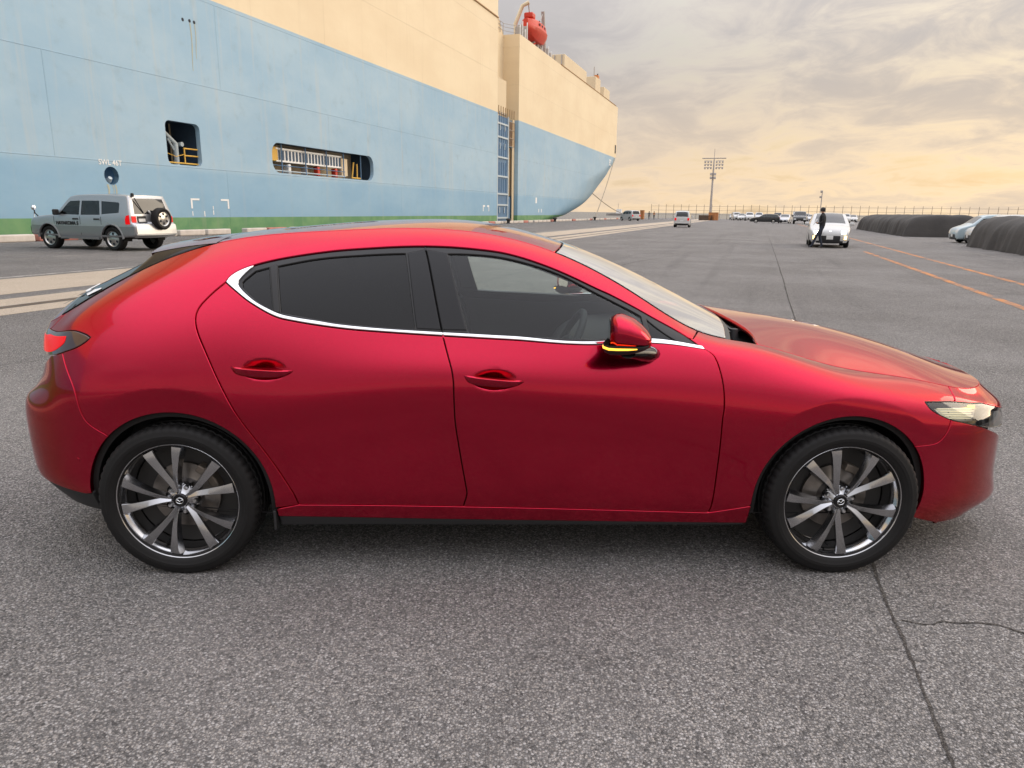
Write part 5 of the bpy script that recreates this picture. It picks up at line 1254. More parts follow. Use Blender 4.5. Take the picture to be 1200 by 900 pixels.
# ================================================================== other vehicles: one builder, several shapes
glass('car_glass', (.16, .20, .20), 1.5); glass('car_glass_clear', (.78, .88, .85), 1.2); pbr('car_glass_dark', (.012, .014, .016), .06, coat=.5)
paint('silver_paint', (.48, .49, .51), .36, .7); paint('grey_paint', (.27, .275, .285), .4, .6); pbr('white_car', (.50, .50, .49), .3, coat=.8); pbr('black_car', (.012, .013, .016), .2, coat=.9); pbr('bluewhite_car', (.36, .45, .49), .3, coat=.8)
pbr('head_lit', (.9, .9, .85), .3, emit=(1., .90, .68), estr=9.); pbr('fog_lit', (.9, .6, .2), .3, emit=(1., .66, .18), estr=4.5); pbr('alloy', (.55, .54, .52), .3, metal=1.); pbr('plate_white', (.70, .70, .68), .5); pbr('lamp_clear', (.60, .62, .62), .12, coat=.8); pbr('grille_dark', (.02, .02, .022), .4)
class Shell:
    """closed car body: side face y(x,z) inside a rounded profile, and a strip over the top from side to side"""
    def __init__(s, sp):
        s.sp = sp; P = spline_pts(np.array(sp['profile'], float), .06) if sp.get('soft', True) else np.array(sp['profile'], float)
        s.prof = ccw(P); s.zb = sp['belt']; s.W = sp['width']/2; s.L0, s.L1 = s.prof[:, 0].min(), s.prof[:, 0].max()
        s.R = sp.get('fillet', .09); s.inn = offset_in(s.prof, s.R)
    def y(s, p):
        x, z = p[:, 0], p[:, 1]; sp = s.sp
        tf = np.clip((x-(s.L1-sp.get('tf', .75)))/sp.get('tf', .75), 0, 1); tr = np.clip(((s.L0+sp.get('tr', .55))-x)/sp.get('tr', .55), 0, 1)
        pl = 1-sp.get('af', .16)*tf**2.2-sp.get('ar', .09)*tr**2.2
        up = np.clip(z-s.zb, 0, 1); lo = np.clip(.55-z, 0, 1)
        return s.W*pl-up*sp.get('tumble', .30)-up**2*.06-.25*lo**2-.012*np.abs(z-.62)
def shell_mesh(s, holes):
    sp = s.sp; inn = s.inn; mn, mx = inn.min(0), inn.max(0)
    gx, gz = np.meshgrid(np.arange(mn[0], mx[0], .12), np.arange(mn[1], mx[1], .10), indexing='ij'); g = np.stack([gx.ravel(), gz.ravel()], 1)
    g = g[in_poly(g, offset_in(inn, .04))]
    for h in holes: g = g[~in_poly(g, offset_in(h, -.03))]
    V, T, loops = cdt(inn, holes, g)
    return V, T, loops
WHEEL_CACHE = {}
def small_wheel(r, w, kind):
    key = (r, w, kind)
    if key not in WHEEL_CACHE:
        ty = lathe_mesh('tyre', [(r*.64, -w/2+.015), (r*.70, -w/2), (r*.88, -w/2-.004), (r*.965, -w/2+.018), (r, -w/2+.045), (r, w/2-.045), (r*.965, w/2-.018), (r*.8, w/2), (r*.64, w/2)], 36)
        ri = lathe_mesh('rim', [(r*.66, -w/2+.006), (r*.63, -w/2+.012), (r*.58, -w/2+.035), (r*.30, -w/2+.025), (r*.2, -w/2+.01), (0, -w/2+.008)], 36)
        bm = bmesh.new(); n = 6
        for k in range(1):
            a = 2*math.pi*(k+.5)/n; c = bmesh.ops.create_circle(bm, cap_ends=True, radius=r*.105, segments=8)['verts']
            for v in c: v.co = Vector((v.co.x*1.0, 0, v.co.y*1.25)); 
            M_ = Matrix.Rotation(-(a-math.pi/2), 4, 'Y')
            for v in c: v.co = M_ @ (v.co+Vector((0, 0, r*.43))) + Vector((0, -w/2+.020, 0))
        ho = bm_mesh('wheel_hole', bm)
        for me, mt in ((ty, 'rubber'), (ri, 'alloy'), (ho, 'ship_dark')): me.materials.append(MATS[mt])
        WHEEL_CACHE[key] = (ty, ri, ho)
    return WHEEL_CACHE[key]
def add_wheel(root, x, y, r, w, kind='six', name='wheel', rot=0., tilt=None):
    ty, ri, ho = small_wheel(r, w, kind); o = link(name, ty, None, root); o.location = (x, y, r); o.rotation_euler = tilt or (0, rot, 0 if y < 0 else math.pi)
    link('rim', ri, None, o)
    if r > .35:
        for k in range(6): q = link('wheel_hole', ho, None, o); q.rotation_euler = (0, math.pi/3*k, 0)
    return o
def strip_pt(s, i, t, out=0.):
    """point on the over-the-top strip: profile index i (float), t across -1..1"""
    n = len(s.prof); k = int(math.floor(i)) % n; f = i-math.floor(i); p = s.prof[k]*(1-f)+s.prof[(k+1) % n]*f; q = s.inn[k]*(1-f)+s.inn[(k+1) % n]*f
    nn = p-q; nn /= np.linalg.norm(nn)+1e-9; y = float(s.y(q[None])[0])-s.R*.55
    bul = s.sp.get('crown', .05)*(1-t*t)
    return np.array([p[0]+nn[0]*(bul+out), t*y, p[1]+nn[1]*(bul+out)])
def nearest_i(s, x, z):
    d = np.hypot(s.prof[:, 0]-x, s.prof[:, 1]-z); return int(d.argmin())
def make_car(name, sp, loc, heading, scale=1., **k):
    root = empty(name, tuple(loc), heading, **k); root.scale = (scale,)*3
    s = Shell(sp); n = len(s.prof); wx = sp['axles']; r = sp['wheel_r']; ar = r*1.16
    holes = [ccw(np.array(h, float)) for h in sp['windows']]
    # body outline with the wheel arches bitten out of its lower edge
    zb = s.inn[:, 1].min(); arches = [(x, ar) for x in wx]
    inn = list(s.inn)
    V, T, loops = shell_mesh(s, holes)
    cut = np.zeros(len(T), bool); C_ = V[T].mean(1)
    # arch as extra hole: re-run with arch polygons as holes clipped to the outline
    ah = [np.array([(x+ar*math.cos(a), max(zb+.012, r+ar*math.sin(a))) for a in np.linspace(math.radians(-12), math.radians(192), 22)]) for x in wx]
    V, T, loops = shell_mesh(s, holes+[ccw(a) for a in ah])
    yv = s.y(V); Vb = []; Fb = []; mats = sp['mats']; fm = []
    low = sp.get('two_tone')
    for sg in (-1, 1):
        b = len(Vb); Vb += [(p[0], sg*y, p[1]) for p, y in zip(V, yv)]
        for t in T:
            Fb.append(tuple(int(q)+b for q in (t if sg < 0 else t[::-1]))); fm.append(1 if (low and V[t].mean(0)[1] < low) else 0)
    # rounded edge and top strip
    rings = []; nt = 13
    m = n
    base = len(Vb); cols = 2*3+nt
    for i in range(m):
        p, q = s.prof[i], s.inn[i]; nn = p-q; nn = nn/(np.linalg.norm(nn)+1e-9); y0 = float(s.y(q[None])[0]); R = s.R
        row = []
        for a in (0, 30, 60): a = math.radians(a); row.append((q[0]+nn[0]*R*math.sin(a), -(y0-R*.55*(1-math.cos(a))), q[1]+nn[1]*R*math.sin(a)))
        mid = [tuple(strip_pt(s, i, t)) for t in np.linspace(-1, 1, nt)]
        row += mid; row += [(x, -y, z) for x, y, z in row[:3][::-1]]; Vb += row
    cols = len(row)
    rng_w = [(nearest_i(s, *a), nearest_i(s, *b)) for a, b in sp['screens']]
    def in_rng(i): 
        for a, b in rng_w:
            lo, hi = min(a, b), max(a, b)
            if lo <= i < hi: return True
        return False
    for i in range(m):
        j = (i+1) % m
        for c in range(cols-1):
            if in_rng(i) and 3 <= c < cols-4 and c not in (3, cols-5): continue
            if s.prof[i][1] < zb+.0 and 3 <= c < cols-4 and False: continue
            Fb.append((base+i*cols+c, base+i*cols+c+1, base+j*cols+c+1, base+j*cols+c)); zz = (s.prof[i][1]+s.prof[j][1])/2; fm.append(1 if (low and zz < low) else 0)
    me = mesh_pd('body', Vb, Fb, True, None, mats, fm); bm = bmesh.new(); bm.from_mesh(me); bmesh.ops.remove_doubles(bm, verts=bm.verts, dist=.0008); bmesh.ops.recalc_face_normals(bm, faces=bm.faces); bm.to_mesh(me); bm.free(); me.set_sharp_from_angle(angle=math.radians(38))
    link('body', me, None, root)
    for (a, b), nm, g_ in zip(rng_w, sp.get('screen_names', ('windscreen', 'rear_screen')), sp.get('screen_glass', ('car_glass_dark', 'car_glass_dark'))):
        lo, hi = min(a, b), max(a, b); V2 = []; F2 = []; tt = np.linspace(-.86, .86, 9)
        for i in range(lo, hi+1):
            for t in tt: V2.append(strip_pt(s, i, t, -.004))
        for i in range(hi-lo):
            for c in range(8): a0 = i*9+c; F2.append((a0, a0+1, a0+10, a0+9))
        link(nm, mesh_pd(nm, V2, F2, True), g_, root)
    for kx, h in enumerate(holes):
        for sg in (-1, 1):
            h2 = offset_in(h, -.012); Vw, Tw, _ = cdt(h2, (), None); yw = s.y(Vw)-.008
            link('side_window', mesh_pd('side_window', [(p[0], sg*y, p[1]) for p, y in zip(Vw, yw)], [tuple(t) if sg < 0 else tuple(t[::-1]) for t in Tw]), sp.get('side_glass', ['car_glass']*9)[kx], root)
    for x in wx:
        for sg in (-1, 1):
            add_wheel(root, x, sg*(s.W-sp.get('wheel_w', .2)/2-.02), r, sp.get('wheel_w', .2))
            V3 = []; F3 = []
            for kk in range(19):
                a = math.radians(-10+200*kk/18)
                for rr, yy in ((ar+.004, s.W-.05), (ar+.004, s.W-.38), (.08, s.W-.38)): V3.append((x+rr*math.cos(a), sg*yy, r+rr*math.sin(a)))
            for kk in range(18): F3 += [(kk*3, kk*3+1, kk*3+4, kk*3+3), (kk*3+1, kk*3+2, kk*3+5, kk*3+4)]
            link('arch_liner', mesh_pd('arch_liner', V3, F3), 'liner', root)
    root['_n'] = 1; del root['_n']
    return root, s
def strip_patch(root, s, name, p0, p1, t0, t1, mat, out=.012, nt=5, npf=4):
    """panel on the front, rear or top: between two profile points and two cross positions"""
    i0, i1 = nearest_i(s, *p0), nearest_i(s, *p1)
    if i0 > i1: i0, i1 = i1, i0
    V = []; Fc = []; I = np.linspace(i0, i1, npf+1); Tt = np.linspace(t0, t1, nt+1)
    for o_ in (out, -.03):
        for i in I:
            for t in Tt: V.append(strip_pt(s, i, t, o_))
    m = nt+1; b = (npf+1)*m
    for i in range(npf):
        for j in range(nt): a = i*m+j; Fc.append((a, a+1, a+m+1, a+m))
    for i in range(npf): 
        for j in (0, nt): a = i*m+j; Fc.append((a, a+m, a+m+b, a+b))
    for j in range(nt):
        for i in (0, npf): a = i*m+j; Fc.append((a, a+1, a+1+b, a+b))
    bm = bmesh.new(); vs = [bm.verts.new(v) for v in V]
    for f in Fc: bm.faces.new([vs[q] for q in f])
    return link(name, bm_mesh(name, bm, True, 40), mat, root)
def side_patch(root, s, name, poly, mat, out=.006, sides=(-1, 1)):
    poly = ccw(np.array(poly, float)); Vw, Tw, lp = cdt(poly, (), None); yw = s.y(Vw)+out
    for sg in sides:
        V = [(p[0], sg*y, p[1]) for p, y in zip(Vw, yw)]; Fc = [tuple(t) for t in Tw]; b = len(V); L0 = lp[0]; V += [(Vw[i][0], sg*(yw[i]-out-.02), Vw[i][1]) for i in L0]
        Fc += [(L0[i], L0[(i+1) % len(L0)], b+(i+1) % len(L0), b+i) for i in range(len(L0))]
        bm = bmesh.new(); vs = [bm.verts.new(v) for v in V]
        for f in Fc: bm.faces.new([vs[int(q)] for q in f])
        link(name, bm_mesh(name, bm), mat, root)
def cabin(root, sp, mat='interior_dark'):
    w = sp['width']; zb = sp['belt']; x0, x1 = sp['cabin']
    box('cabin_floor', ((x0+x1)/2, 0, zb-.25), (x1-x0, w*.8, .30), mat, root, bevel=.03)
    for x in sp.get('seats', ()):
        for y in (-.36, .36): box('seat', (x, y, zb+.12), (.16, .46, .62), 'interior_cloth', root, bevel=.05)
HATCH = dict(profile=[(2.0, .24), (2.03, .45), (1.98, .66), (1.80, .78), (1.40, .90), (1.05, .98), (.75, 1.14), (.35, 1.36), (.05, 1.46), (-.5, 1.48), (-1.1, 1.43), (-1.55, 1.34), (-1.78, 1.10), (-1.92, .92), (-1.98, .70), (-1.97, .45), (-1.9, .25), (-1.0, .22), (1.0, .22)],
    belt=.93, width=1.70, axles=(1.30, -1.25), wheel_r=.30, mats=['white_car', 'white_car'], screens=[((.95, 1.03), (.12, 1.44)), ((-1.5, 1.355), (-1.84, 1.02))],
    windows=[[(.78, .99), (.10, 1.33), (-.12, 1.36), (-.12, .97)], [(-.18, .97), (-.18, 1.36), (-.85, 1.35), (-.95, 1.0)], [(-1.0, 1.01), (-.92, 1.33), (-1.25, 1.25), (-1.35, 1.08)]], cabin=(-1.2, .7), seats=(-.1, -.9))
VAN = dict(HATCH, profile=[(1.85, .24), (1.9, .45), (1.88, .70), (1.75, .88), (1.45, 1.0), (1.15, 1.12), (.8, 1.40), (.55, 1.58), (.2, 1.66), (-.6, 1.68), (-1.5, 1.62), (-1.68, 1.50), (-1.78, 1.15), (-1.84, .90), (-1.86, .60), (-1.82, .30), (-1.0, .22), (1.0, .22)],
    belt=1.0, width=1.70, axles=(1.2, -1.2), screens=[((1.12, 1.16), (.62, 1.55)), ((-1.64, 1.53), (-1.79, 1.10))], windows=[[(1.0, 1.08), (.62, 1.45), (.1, 1.52), (.1, 1.05)], [(.04, 1.05), (.04, 1.52), (-.75, 1.53), (-.75, 1.06)], [(-.8, 1.06), (-.8, 1.53), (-1.45, 1.46), (-1.5, 1.12)]], tumble=.22)
SEDAN = dict(HATCH, profile=[(2.25, .24), (2.28, .45), (2.22, .64), (1.9, .80), (1.2, .93), (.85, .98), (.45, 1.22), (.15, 1.38), (-.25, 1.43), (-.8, 1.40), (-1.2, 1.24), (-1.6, 1.04), (-2.1, .99), (-2.25, .85), (-2.27, .5), (-2.2, .26), (-1.2, .22), (1.2, .22)],
    belt=.92, width=1.75, axles=(1.38, -1.32), wheel_r=.31, screens=[((.80, 1.01), (.18, 1.37)), ((-.85, 1.39), (-1.5, 1.09))], windows=[[(.72, .98), (.15, 1.30), (-.2, 1.34), (-.2, .96)], [(-.26, .96), (-.26, 1.34), (-.8, 1.31), (-1.15, 1.12), (-1.12, .98)]])
WAGON = dict(SEDAN, profile=[(2.3, .24), (2.33, .45), (2.27, .66), (1.95, .82), (1.25, .95), (.9, 1.0), (.45, 1.26), (.15, 1.40), (-.3, 1.46), (-1.2, 1.44), (-1.9, 1.34), (-2.15, 1.05), (-2.3, .9), (-2.3, .5), (-2.2, .26), (-1.2, .22), (1.2, .22)], screens=[((.85, 1.03), (.18, 1.39)), ((-1.88, 1.33), (-2.17, 1.03))], windows=[[(.75, 1.0), (.15, 1.32), (-.2, 1.36), (-.2, .98)], [(-.26, .98), (-.26, 1.36), (-1.1, 1.34), (-1.15, 1.0)], [(-1.2, 1.0), (-1.15, 1.33), (-1.75, 1.25), (-1.9, 1.05)]])
SUVP = dict(profile=[(2.22, .46), (2.30, .60), (2.28, .84), (2.16, 1.00), (1.75, 1.09), (1.20, 1.14), (1.02, 1.17), (.80, 1.38), (.52, 1.66), (.36, 1.745), (0, 1.79), (-.9, 1.805), (-1.9, 1.775), (-2.03, 1.72), (-2.12, 1.40), (-2.19, 1.12), (-2.21, .92), (-2.32, .84), (-2.34, .60), (-2.24, .47), (-1.0, .42), (1.0, .42)],
    belt=1.10, width=1.84, axles=(1.42, -1.36), wheel_r=.385, wheel_w=.265, mats=['silver_paint', 'grey_paint'], two_tone=.80, fillet=.07, tumble=.20, af=.10, ar=.05, tf=.5, tr=.4, crown=.03,
    screens=[((1.00, 1.20), (.46, 1.70)), ((-2.045, 1.66), (-2.165, 1.18))], screen_glass=('car_glass', 'car_glass_dark'),
    windows=[[(.86, 1.16), (.50, 1.52), (.40, 1.585), (-.02, 1.60), (-.02, 1.14)], [(-.10, 1.14), (-.10, 1.60), (-.85, 1.60), (-.92, 1.15)], [(-1.0, 1.17), (-.95, 1.59), (-1.68, 1.55), (-1.72, 1.50), (-1.72, 1.22)]], side_glass=['car_glass_clear', 'car_glass', 'car_glass_dark'], cabin=(-1.9, .8), seats=(.05, -.85))

# ---- the silver off-roader by the ship
fr = gnd(59.5, 291); rr = gnd(140, 294); hd = (fr-rr)[:2]; hd /= np.linalg.norm(hd); ang = math.atan2(hd[1], hd[0])
left = np.array([-hd[1], hd[0]])         # car's left is the side we see
mid = (fr+rr)[:2]/2; ctr = mid-left*(.92-.12)*1.05-hd*.03
suv, ss = make_car('silver_suv', SUVP, (ctr[0], ctr[1], 0), ang, 1.03, label='silver off-road wagon with a spare wheel on its tail parked before the ship', cat='car')
cabin(suv, SUVP)
side_patch(suv, ss, 'sill_step', [(-.85, .36), (.85, .36), (.85, .44), (-.85, .44)], 'grey_paint', .05)
for ax in SUVP['axles']:      # flared arches
    arcp = [(ax+.475*math.cos(a), .385+.475*math.sin(a)) for a in np.linspace(math.radians(0), math.radians(180), 20)]; arci = [(ax+.445*math.cos(a), .385+.445*math.sin(a)) for a in np.linspace(math.radians(180), math.radians(0), 20)]
    Vn = []; Fn = []
    for sg in (-1, 1):
        Vn = []; Fn = []
        for (x, z), (xi, zi) in zip(arcp, arci[::-1]):
            y = .905; Vn += [(x+.035*(x-ax)/.475, sg*(y-.005), z+.03), (x, sg*(y+.035), z), (xi, sg*(y+.030), zi), (xi, sg*(y-.05), zi)]
        for i in range(19):
            for j in range(3): a = i*4+j; Fn.append((a, a+1, a+5, a+4))
        link('arch_flare', mesh_pd('arch_flare', Vn, Fn, True), 'grey_paint', suv)
for x in (-.06, -.965, 1.10): side_patch(suv, ss, 'door_seam', [(x, .50), (x+.018, .50), (x+.018, 1.09), (x, 1.09)], 'shut_gap', .0015)
for x in (.14, -.78): side_patch(suv, ss, 'door_handle', [(x-.12, .985), (x+.12, .985), (x+.10, 1.035), (x-.10, 1.035)], 'black_plastic', .03)
side_patch(suv, ss, 'tail_lamp', [(-2.17, .86), (-1.99, .86), (-1.99, 1.02), (-2.03, 1.13), (-2.15, 1.16)], 'red_lens', .012)
for t in (-1, 1): strip_patch(suv, ss, 'tail_lamp', (-2.205, .90), (-2.185, 1.14), t*.99, t*.80, 'red_lens', .02)
strip_patch(suv, ss, 'plate_frame', (-2.21, .86), (-2.19, 1.10), .36, .74, 'black_plastic', .02); strip_patch(suv, ss, 'number_plate', (-2.21, .90), (-2.195, 1.04), .40, .70, 'plate_white', .03)
side_patch(suv, ss, 'bumper_side', [(-2.3, .52), (-1.86, .50), (-1.86, .66), (-2.0, .76), (-2.3, .80)], 'grey_paint', .012)
strip_patch(suv, ss, 'rear_bumper', (-2.24, .48), (-2.32, .83), -.98, .98, 'silver_paint', .02, 9)
sw_ = add_wheel(suv, -2.42, 0., .36, .24, name='spare_wheel', tilt=(0, 0, -math.pi/2)); sw_.location = (-2.42, -.16, 1.04)
ct = link('tyre_cover_bracket', lathe_mesh('tyre_cover_bracket', [(0, -.1), (.12, -.1), (.12, .15)], 12), 'black_plastic', suv); ct.location = (-2.3, -.16, 1.04); ct.rotation_euler = (0, 0, -math.pi/2)
for sg in (-1, 1):
    bm = bmesh.new(); bm_box(bm, (.86, sg*1.02, 1.22), (.11, .20, .19), None, .035); bm_box(bm, (.88, sg*.90, 1.17), (.05, .12, .05)); link('door_mirror', bm_mesh('door_mirror', bm), 'black_plastic', suv)
tube('fender_mirror', [(2.05, .68, 1.03), (2.15, .74, 1.18), (2.16, .76, 1.30)], .02, 'black_plastic', suv, 6); o = link('mirror_head', lathe_mesh('mirror_head', [(0, -.09), (.06, -.07), (.085, 0), (.06, .07), (0, .09)], 14, 'z'), 'chrome', suv); o.location = (2.16, .76, 1.36)
tube('snorkel_pipe', [(2.18, .70, .80), (2.22, .74, 1.0), (2.17, .75, 1.22)], .014, 'chrome', suv, 6)
strip_patch(suv, ss, 'bull_bar', (2.26, .50), (2.31, .72), -.95, .95, 'black_plastic', .09, 9)
box('rear_spoiler_light', (-2.06, .60, 1.79), (.10, .07, .12), 'black_plastic', suv, bevel=.02); tube('rear_wiper', [(-2.12, .60, 1.70), (-2.20, .35, 1.22)], .018, 'black_plastic', suv, 5)
tube('wiper_arm', [(-2.19, .05, 1.20), (-2.22, .10, 1.24), (-2.20, .14, 1.30)], .03, 'white_paint', suv, 6)
box('underbody', (0, 0, .50), (3.6, 1.2, .25), 'liner', suv, bevel=.05)
strip_patch(suv, ss, 'headlamp', (2.28, .82), (2.2, .97), .62, .96, 'lamp_clear', .02); strip_patch(suv, ss, 'headlamp', (2.28, .82), (2.2, .97), -.62, -.96, 'lamp_clear', .02)
tm = text_mesh('door_lettering', 'HAYAKOMA 5', .155, .002, 'CENTER', .006)
# on the left door (y>0): reads towards the rear
tm.transform(Matrix.Translation((.52, float(ss.y(np.array([[.5, .88]]))[0])+.012, .865)) @ Matrix(((-1, 0, 0, 0), (0, 0, 1, 0), (0, 1, 0, 0), (0, 0, 0, 1)))); link('door_lettering', tm, 'black_print', suv)

# ---- white hatchback facing us with its lamps on
HEAD_S = QROT
def front_set(root, s, lit=False, big=True):
    xs = s.L1
    P = s.prof; zt = .60
    a, b = (xs-.02, .52), (xs-.10, .74)
    for t in (-1, 1):
        strip_patch(root, s, 'headlamp', (xs-.01, .58), (xs-.16, .755), t*.60, t*1.0, 'lamp_clear', .012)
        if lit:
            strip_patch(root, s, 'headlamp_beam', (xs-.015, .60), (xs-.09, .70), t*.66, t*.90, 'head_lit', .022); strip_patch(root, s, 'fog_lamp', (xs+0, .40), (xs, .50), t*.86, t*.99, 'fog_lit', .022)
    strip_patch(root, s, 'grille', (xs, .30), (xs, .52), -.62, .62, 'grille_dark', .010, 8); strip_patch(root, s, 'lower_intake', (xs-.02, .26), (xs-.01, .31), -.8, .8, 'grille_dark', .012, 8)
    strip_patch(root, s, 'number_plate', (xs, .40), (xs, .50), -.2, .2, 'plate_white', .02) if big else None
def rear_set(root, s, zl=(.75, .95)):
    x0 = s.L0
    for t in (-1, 1): strip_patch(root, s, 'tail_lamp', (x0+.06, zl[0]), (x0+.12, zl[1]), t*.74, t*1.0, 'red_lens', .012)
    strip_patch(root, s, 'number_plate', (x0, .60), (x0+.02, .72), -.22, .22, 'plate_white', .015); strip_patch(root, s, 'lower_bumper', (x0+.06, .27), (x0, .38), -.9, .9, 'grille_dark', .010, 8)
def mirrors(root, s, x, z, mat):
    for sg in (-1, 1):
        bm = bmesh.new(); y = float(s.y(np.array([[x, z]]))[0]); bm_box(bm, (x, sg*(y+.12), z+.05), (.13, .20, .14), None, .04); bm_box(bm, (x+.02, sg*(y+.02), z), (.06, .14, .04)); link('door_mirror', bm_mesh('door_mirror', bm), mat, root)
def std_car(name, sp, s_, n_, head, mat, lit=False, scale=1., **k):
    sp = dict(sp, mats=[mat, mat]); p = Q(s_, n_); r_, s = make_car(name, sp, p, head, scale, **k); cabin(r_, sp); front_set(r_, s, lit); rear_set(r_, s); mirrors(r_, s, sp['cabin'][1]+.0, sp['belt']+.05, mat); return r_, s
pc = gnd(971, 290.5); sc_, nc_ = float(pc@QA), float(pc@QN)
wc, wcs = std_car('white_hatchback', HATCH, sc_+2.0, nc_+.05, HEAD_S+math.pi-.03, 'white_car', True, 1.03, label='white hatchback with headlamps lit behind the walking man', cat='car')
strip_patch(wc, wcs, 'bonnet_emblem', (1.97, .66), (1.92, .72), -.06, .06, 'chrome', .012)
pm = gnd(797, 266.5); std_car('white_minivan', VAN, float(pm@QA)+2.2, float(pm@QN), HEAD_S+.05, 'white_car', label='white compact minivan driving away alone on the open quay', cat='car')
pu = gnd(738, 258.6); 
std_car('white_suv', dict(VAN, width=1.8), float(pu@QA), float(pu@QN), HEAD_S+.75, 'white_car', scale=1.08, label='white wagon parked near the quay edge beyond the bow', cat='car')
ROW = [(896, 261.6, WAGON, 'black_car', math.pi/2, 'black_estate', 'black estate car standing broadside in the far parked row', 1.0),
       (920, 261.8, SEDAN, 'silver_paint', math.pi-.15, 'silver_sedan', 'silver saloon facing the camera in the far row beside the black estate', 1.0),
       (937.5, 262.6, dict(SUVP, mats=['black_car', 'black_car']), 'black_car', math.pi-.05, 'black_suv', 'tall black off-roader facing the camera in the far parked row', 1.08),
       (862, 258.2, VAN, 'white_car', math.pi+.2, 'white_van', 'white van parked beside the mast in the far row', 1.05), (868.5, 258.4, HATCH, 'white_car', math.pi, 'white_hatchback', 'small white car between two white vans in the far row', 1.0),
       (877.5, 258.6, VAN, 'white_car', math.pi+.1, 'white_van', 'white van parked behind the bonnet of the black estate', 1.05), (889, 258.3, VAN, 'silver_paint', math.pi, 'silver_van', 'silver van showing its roof over the black estate', 1.05),
       (911, 258.5, SUVP, 'black_car', math.pi, 'dark_suv', 'dark off-roader glimpsed between the black estate and silver saloon', 1.0), (951, 259.5, SEDAN, 'silver_paint', math.pi, 'silver_sedan', 'silver saloon half hidden beside the white hatchback and walking man', 1.0),
       (946, 257.6, VAN, 'white_car', math.pi, 'white_van', 'white van behind the tall black off-roader', 1.0), (992, 261, VAN, 'white_car', math.pi-.1, 'white_van', 'white van close behind the lit white hatchback', 1.0), (1000, 260.5, HATCH, 'white_car', math.pi, 'white_hatchback', 'small white car beside the end of the long dark cover', 1.0),
       (858.5, 257.4, HATCH, 'grey_paint', math.pi, 'grey_hatchback', 'small grey car at the end of the far row by the orange crates', 1.0)]
for px, py, sp, mt_, dh, nm, lb, sc in ROW:
    p = gnd(px, py); std_car(nm, sp, float(p@QA)+2.2, float(p@QN), HEAD_S+dh, mt_, scale=sc, label=lb, cat='car', group='cars parked in the far row')
pb = gnd(1124, 284.5)
bc, bcs = std_car('pale_blue_hatchback', dict(VAN, width=1.66), float(pb@QA)+.3, 14.85, HEAD_S+math.pi/2+.12, 'bluewhite_car', scale=.93, label='pale blue hatchback parked in the gap between two dark covers', cat='car')
std_car('white_hatchback', VAN, float(pb@QA)-1.65, 15.2, HEAD_S+math.pi/2+.05, 'white_car', scale=.93, label='white car with its nose showing at the open end of a dark cover', cat='car')
# white van whose roof shows over the second cover
std_car('white_van', VAN, 27.5, 20.5, HEAD_S+math.pi/2, 'white_car', label='white van showing only its roof over the near dark cover', cat='car')

# ---- dark net covers drawn over rows of cars
pbr('cover_net', (.052, .048, .045), .85, bump=(2.2, .35, .12), var=(.9, .35)); MATS['cover_net'].use_nodes = True
def cover(s0, s1, n0, label, seed, h=1.55):
    rs = np.random.default_rng(seed); ns_ = int((s1-s0)/.12); prof = [(0, 0), (.05, .45), (.12, .90), (.30, 1.22), (.62, 1.42), (1.1, 1.52), (1.8, h-.02), (2.9, h), (3.7, h+.01), (4.3, 1.42), (4.75, 1.05), (5.0, .5), (5.25, 0)]
    P = spline_pts(np.array(prof), .16); m = len(P); V = []; Fc = []
    ph = rs.random(8)*6.28; bay = 2.45
    for i in range(ns_+1):
        s_ = s0+(s1-s0)*i/ns_; c = ((s_-s0)/bay) % 1.0; dip = .5-.5*math.cos(2*math.pi*c); dip = dip**.55
        fold = 1.1*(.5-abs(math.sin(s_*1.35+ph[0]+1.5*math.sin(s_*.43+ph[7]))))+.7*(.5-abs(math.sin(s_*3.4+ph[1])))+.25*math.sin(s_*9.7+ph[2]); fold *= .25+.9*abs(math.sin(s_*.41+ph[5]))*abs(math.sin(s_*.17+ph[6]+.5))
        e = min(1, min(s_-s0, s1-s_)/.35); e = max(0., e)**.35
        for j, (dn, z) in enumerate(P):
            low = max(0, 1-z/1.5); q = (1 if dn < 2.6 else -1)
            nn = n0+dn-q*(.22*low*(1-dip*.8)+.16*(low+.25)*fold); zz = z*(.93+.07*dip)-(.025*fold*(z > .3))+.03*math.sin(dn*3+s_*1.3+ph[3])
            ss_ = s_+.10*fold*low*math.sin(dn*5+ph[4])
            if e < 1: zz = zz*(.3+.7*e) if 0 < i < ns_ else zz*.0
            V.append(Q(ss_, nn, max(.004, zz)))
    for i in range(ns_):
        for j in range(m-1): a = i*m+j; Fc.append((a, a+m, a+m+1, a+1))
    o = link('car_cover', mesh_pd('car_cover', V, Fc, True), 'cover_net', None, label=label, cat='cover')
    return o
cover(56.0, 83.5, 12.55, 'long dark net cover drawn over a row of parked cars behind the white hatchback', 3)
cover(4.0, 39.5, 12.6, 'dark net cover over parked cars beside the pale blue hatchback', 5, 1.5)

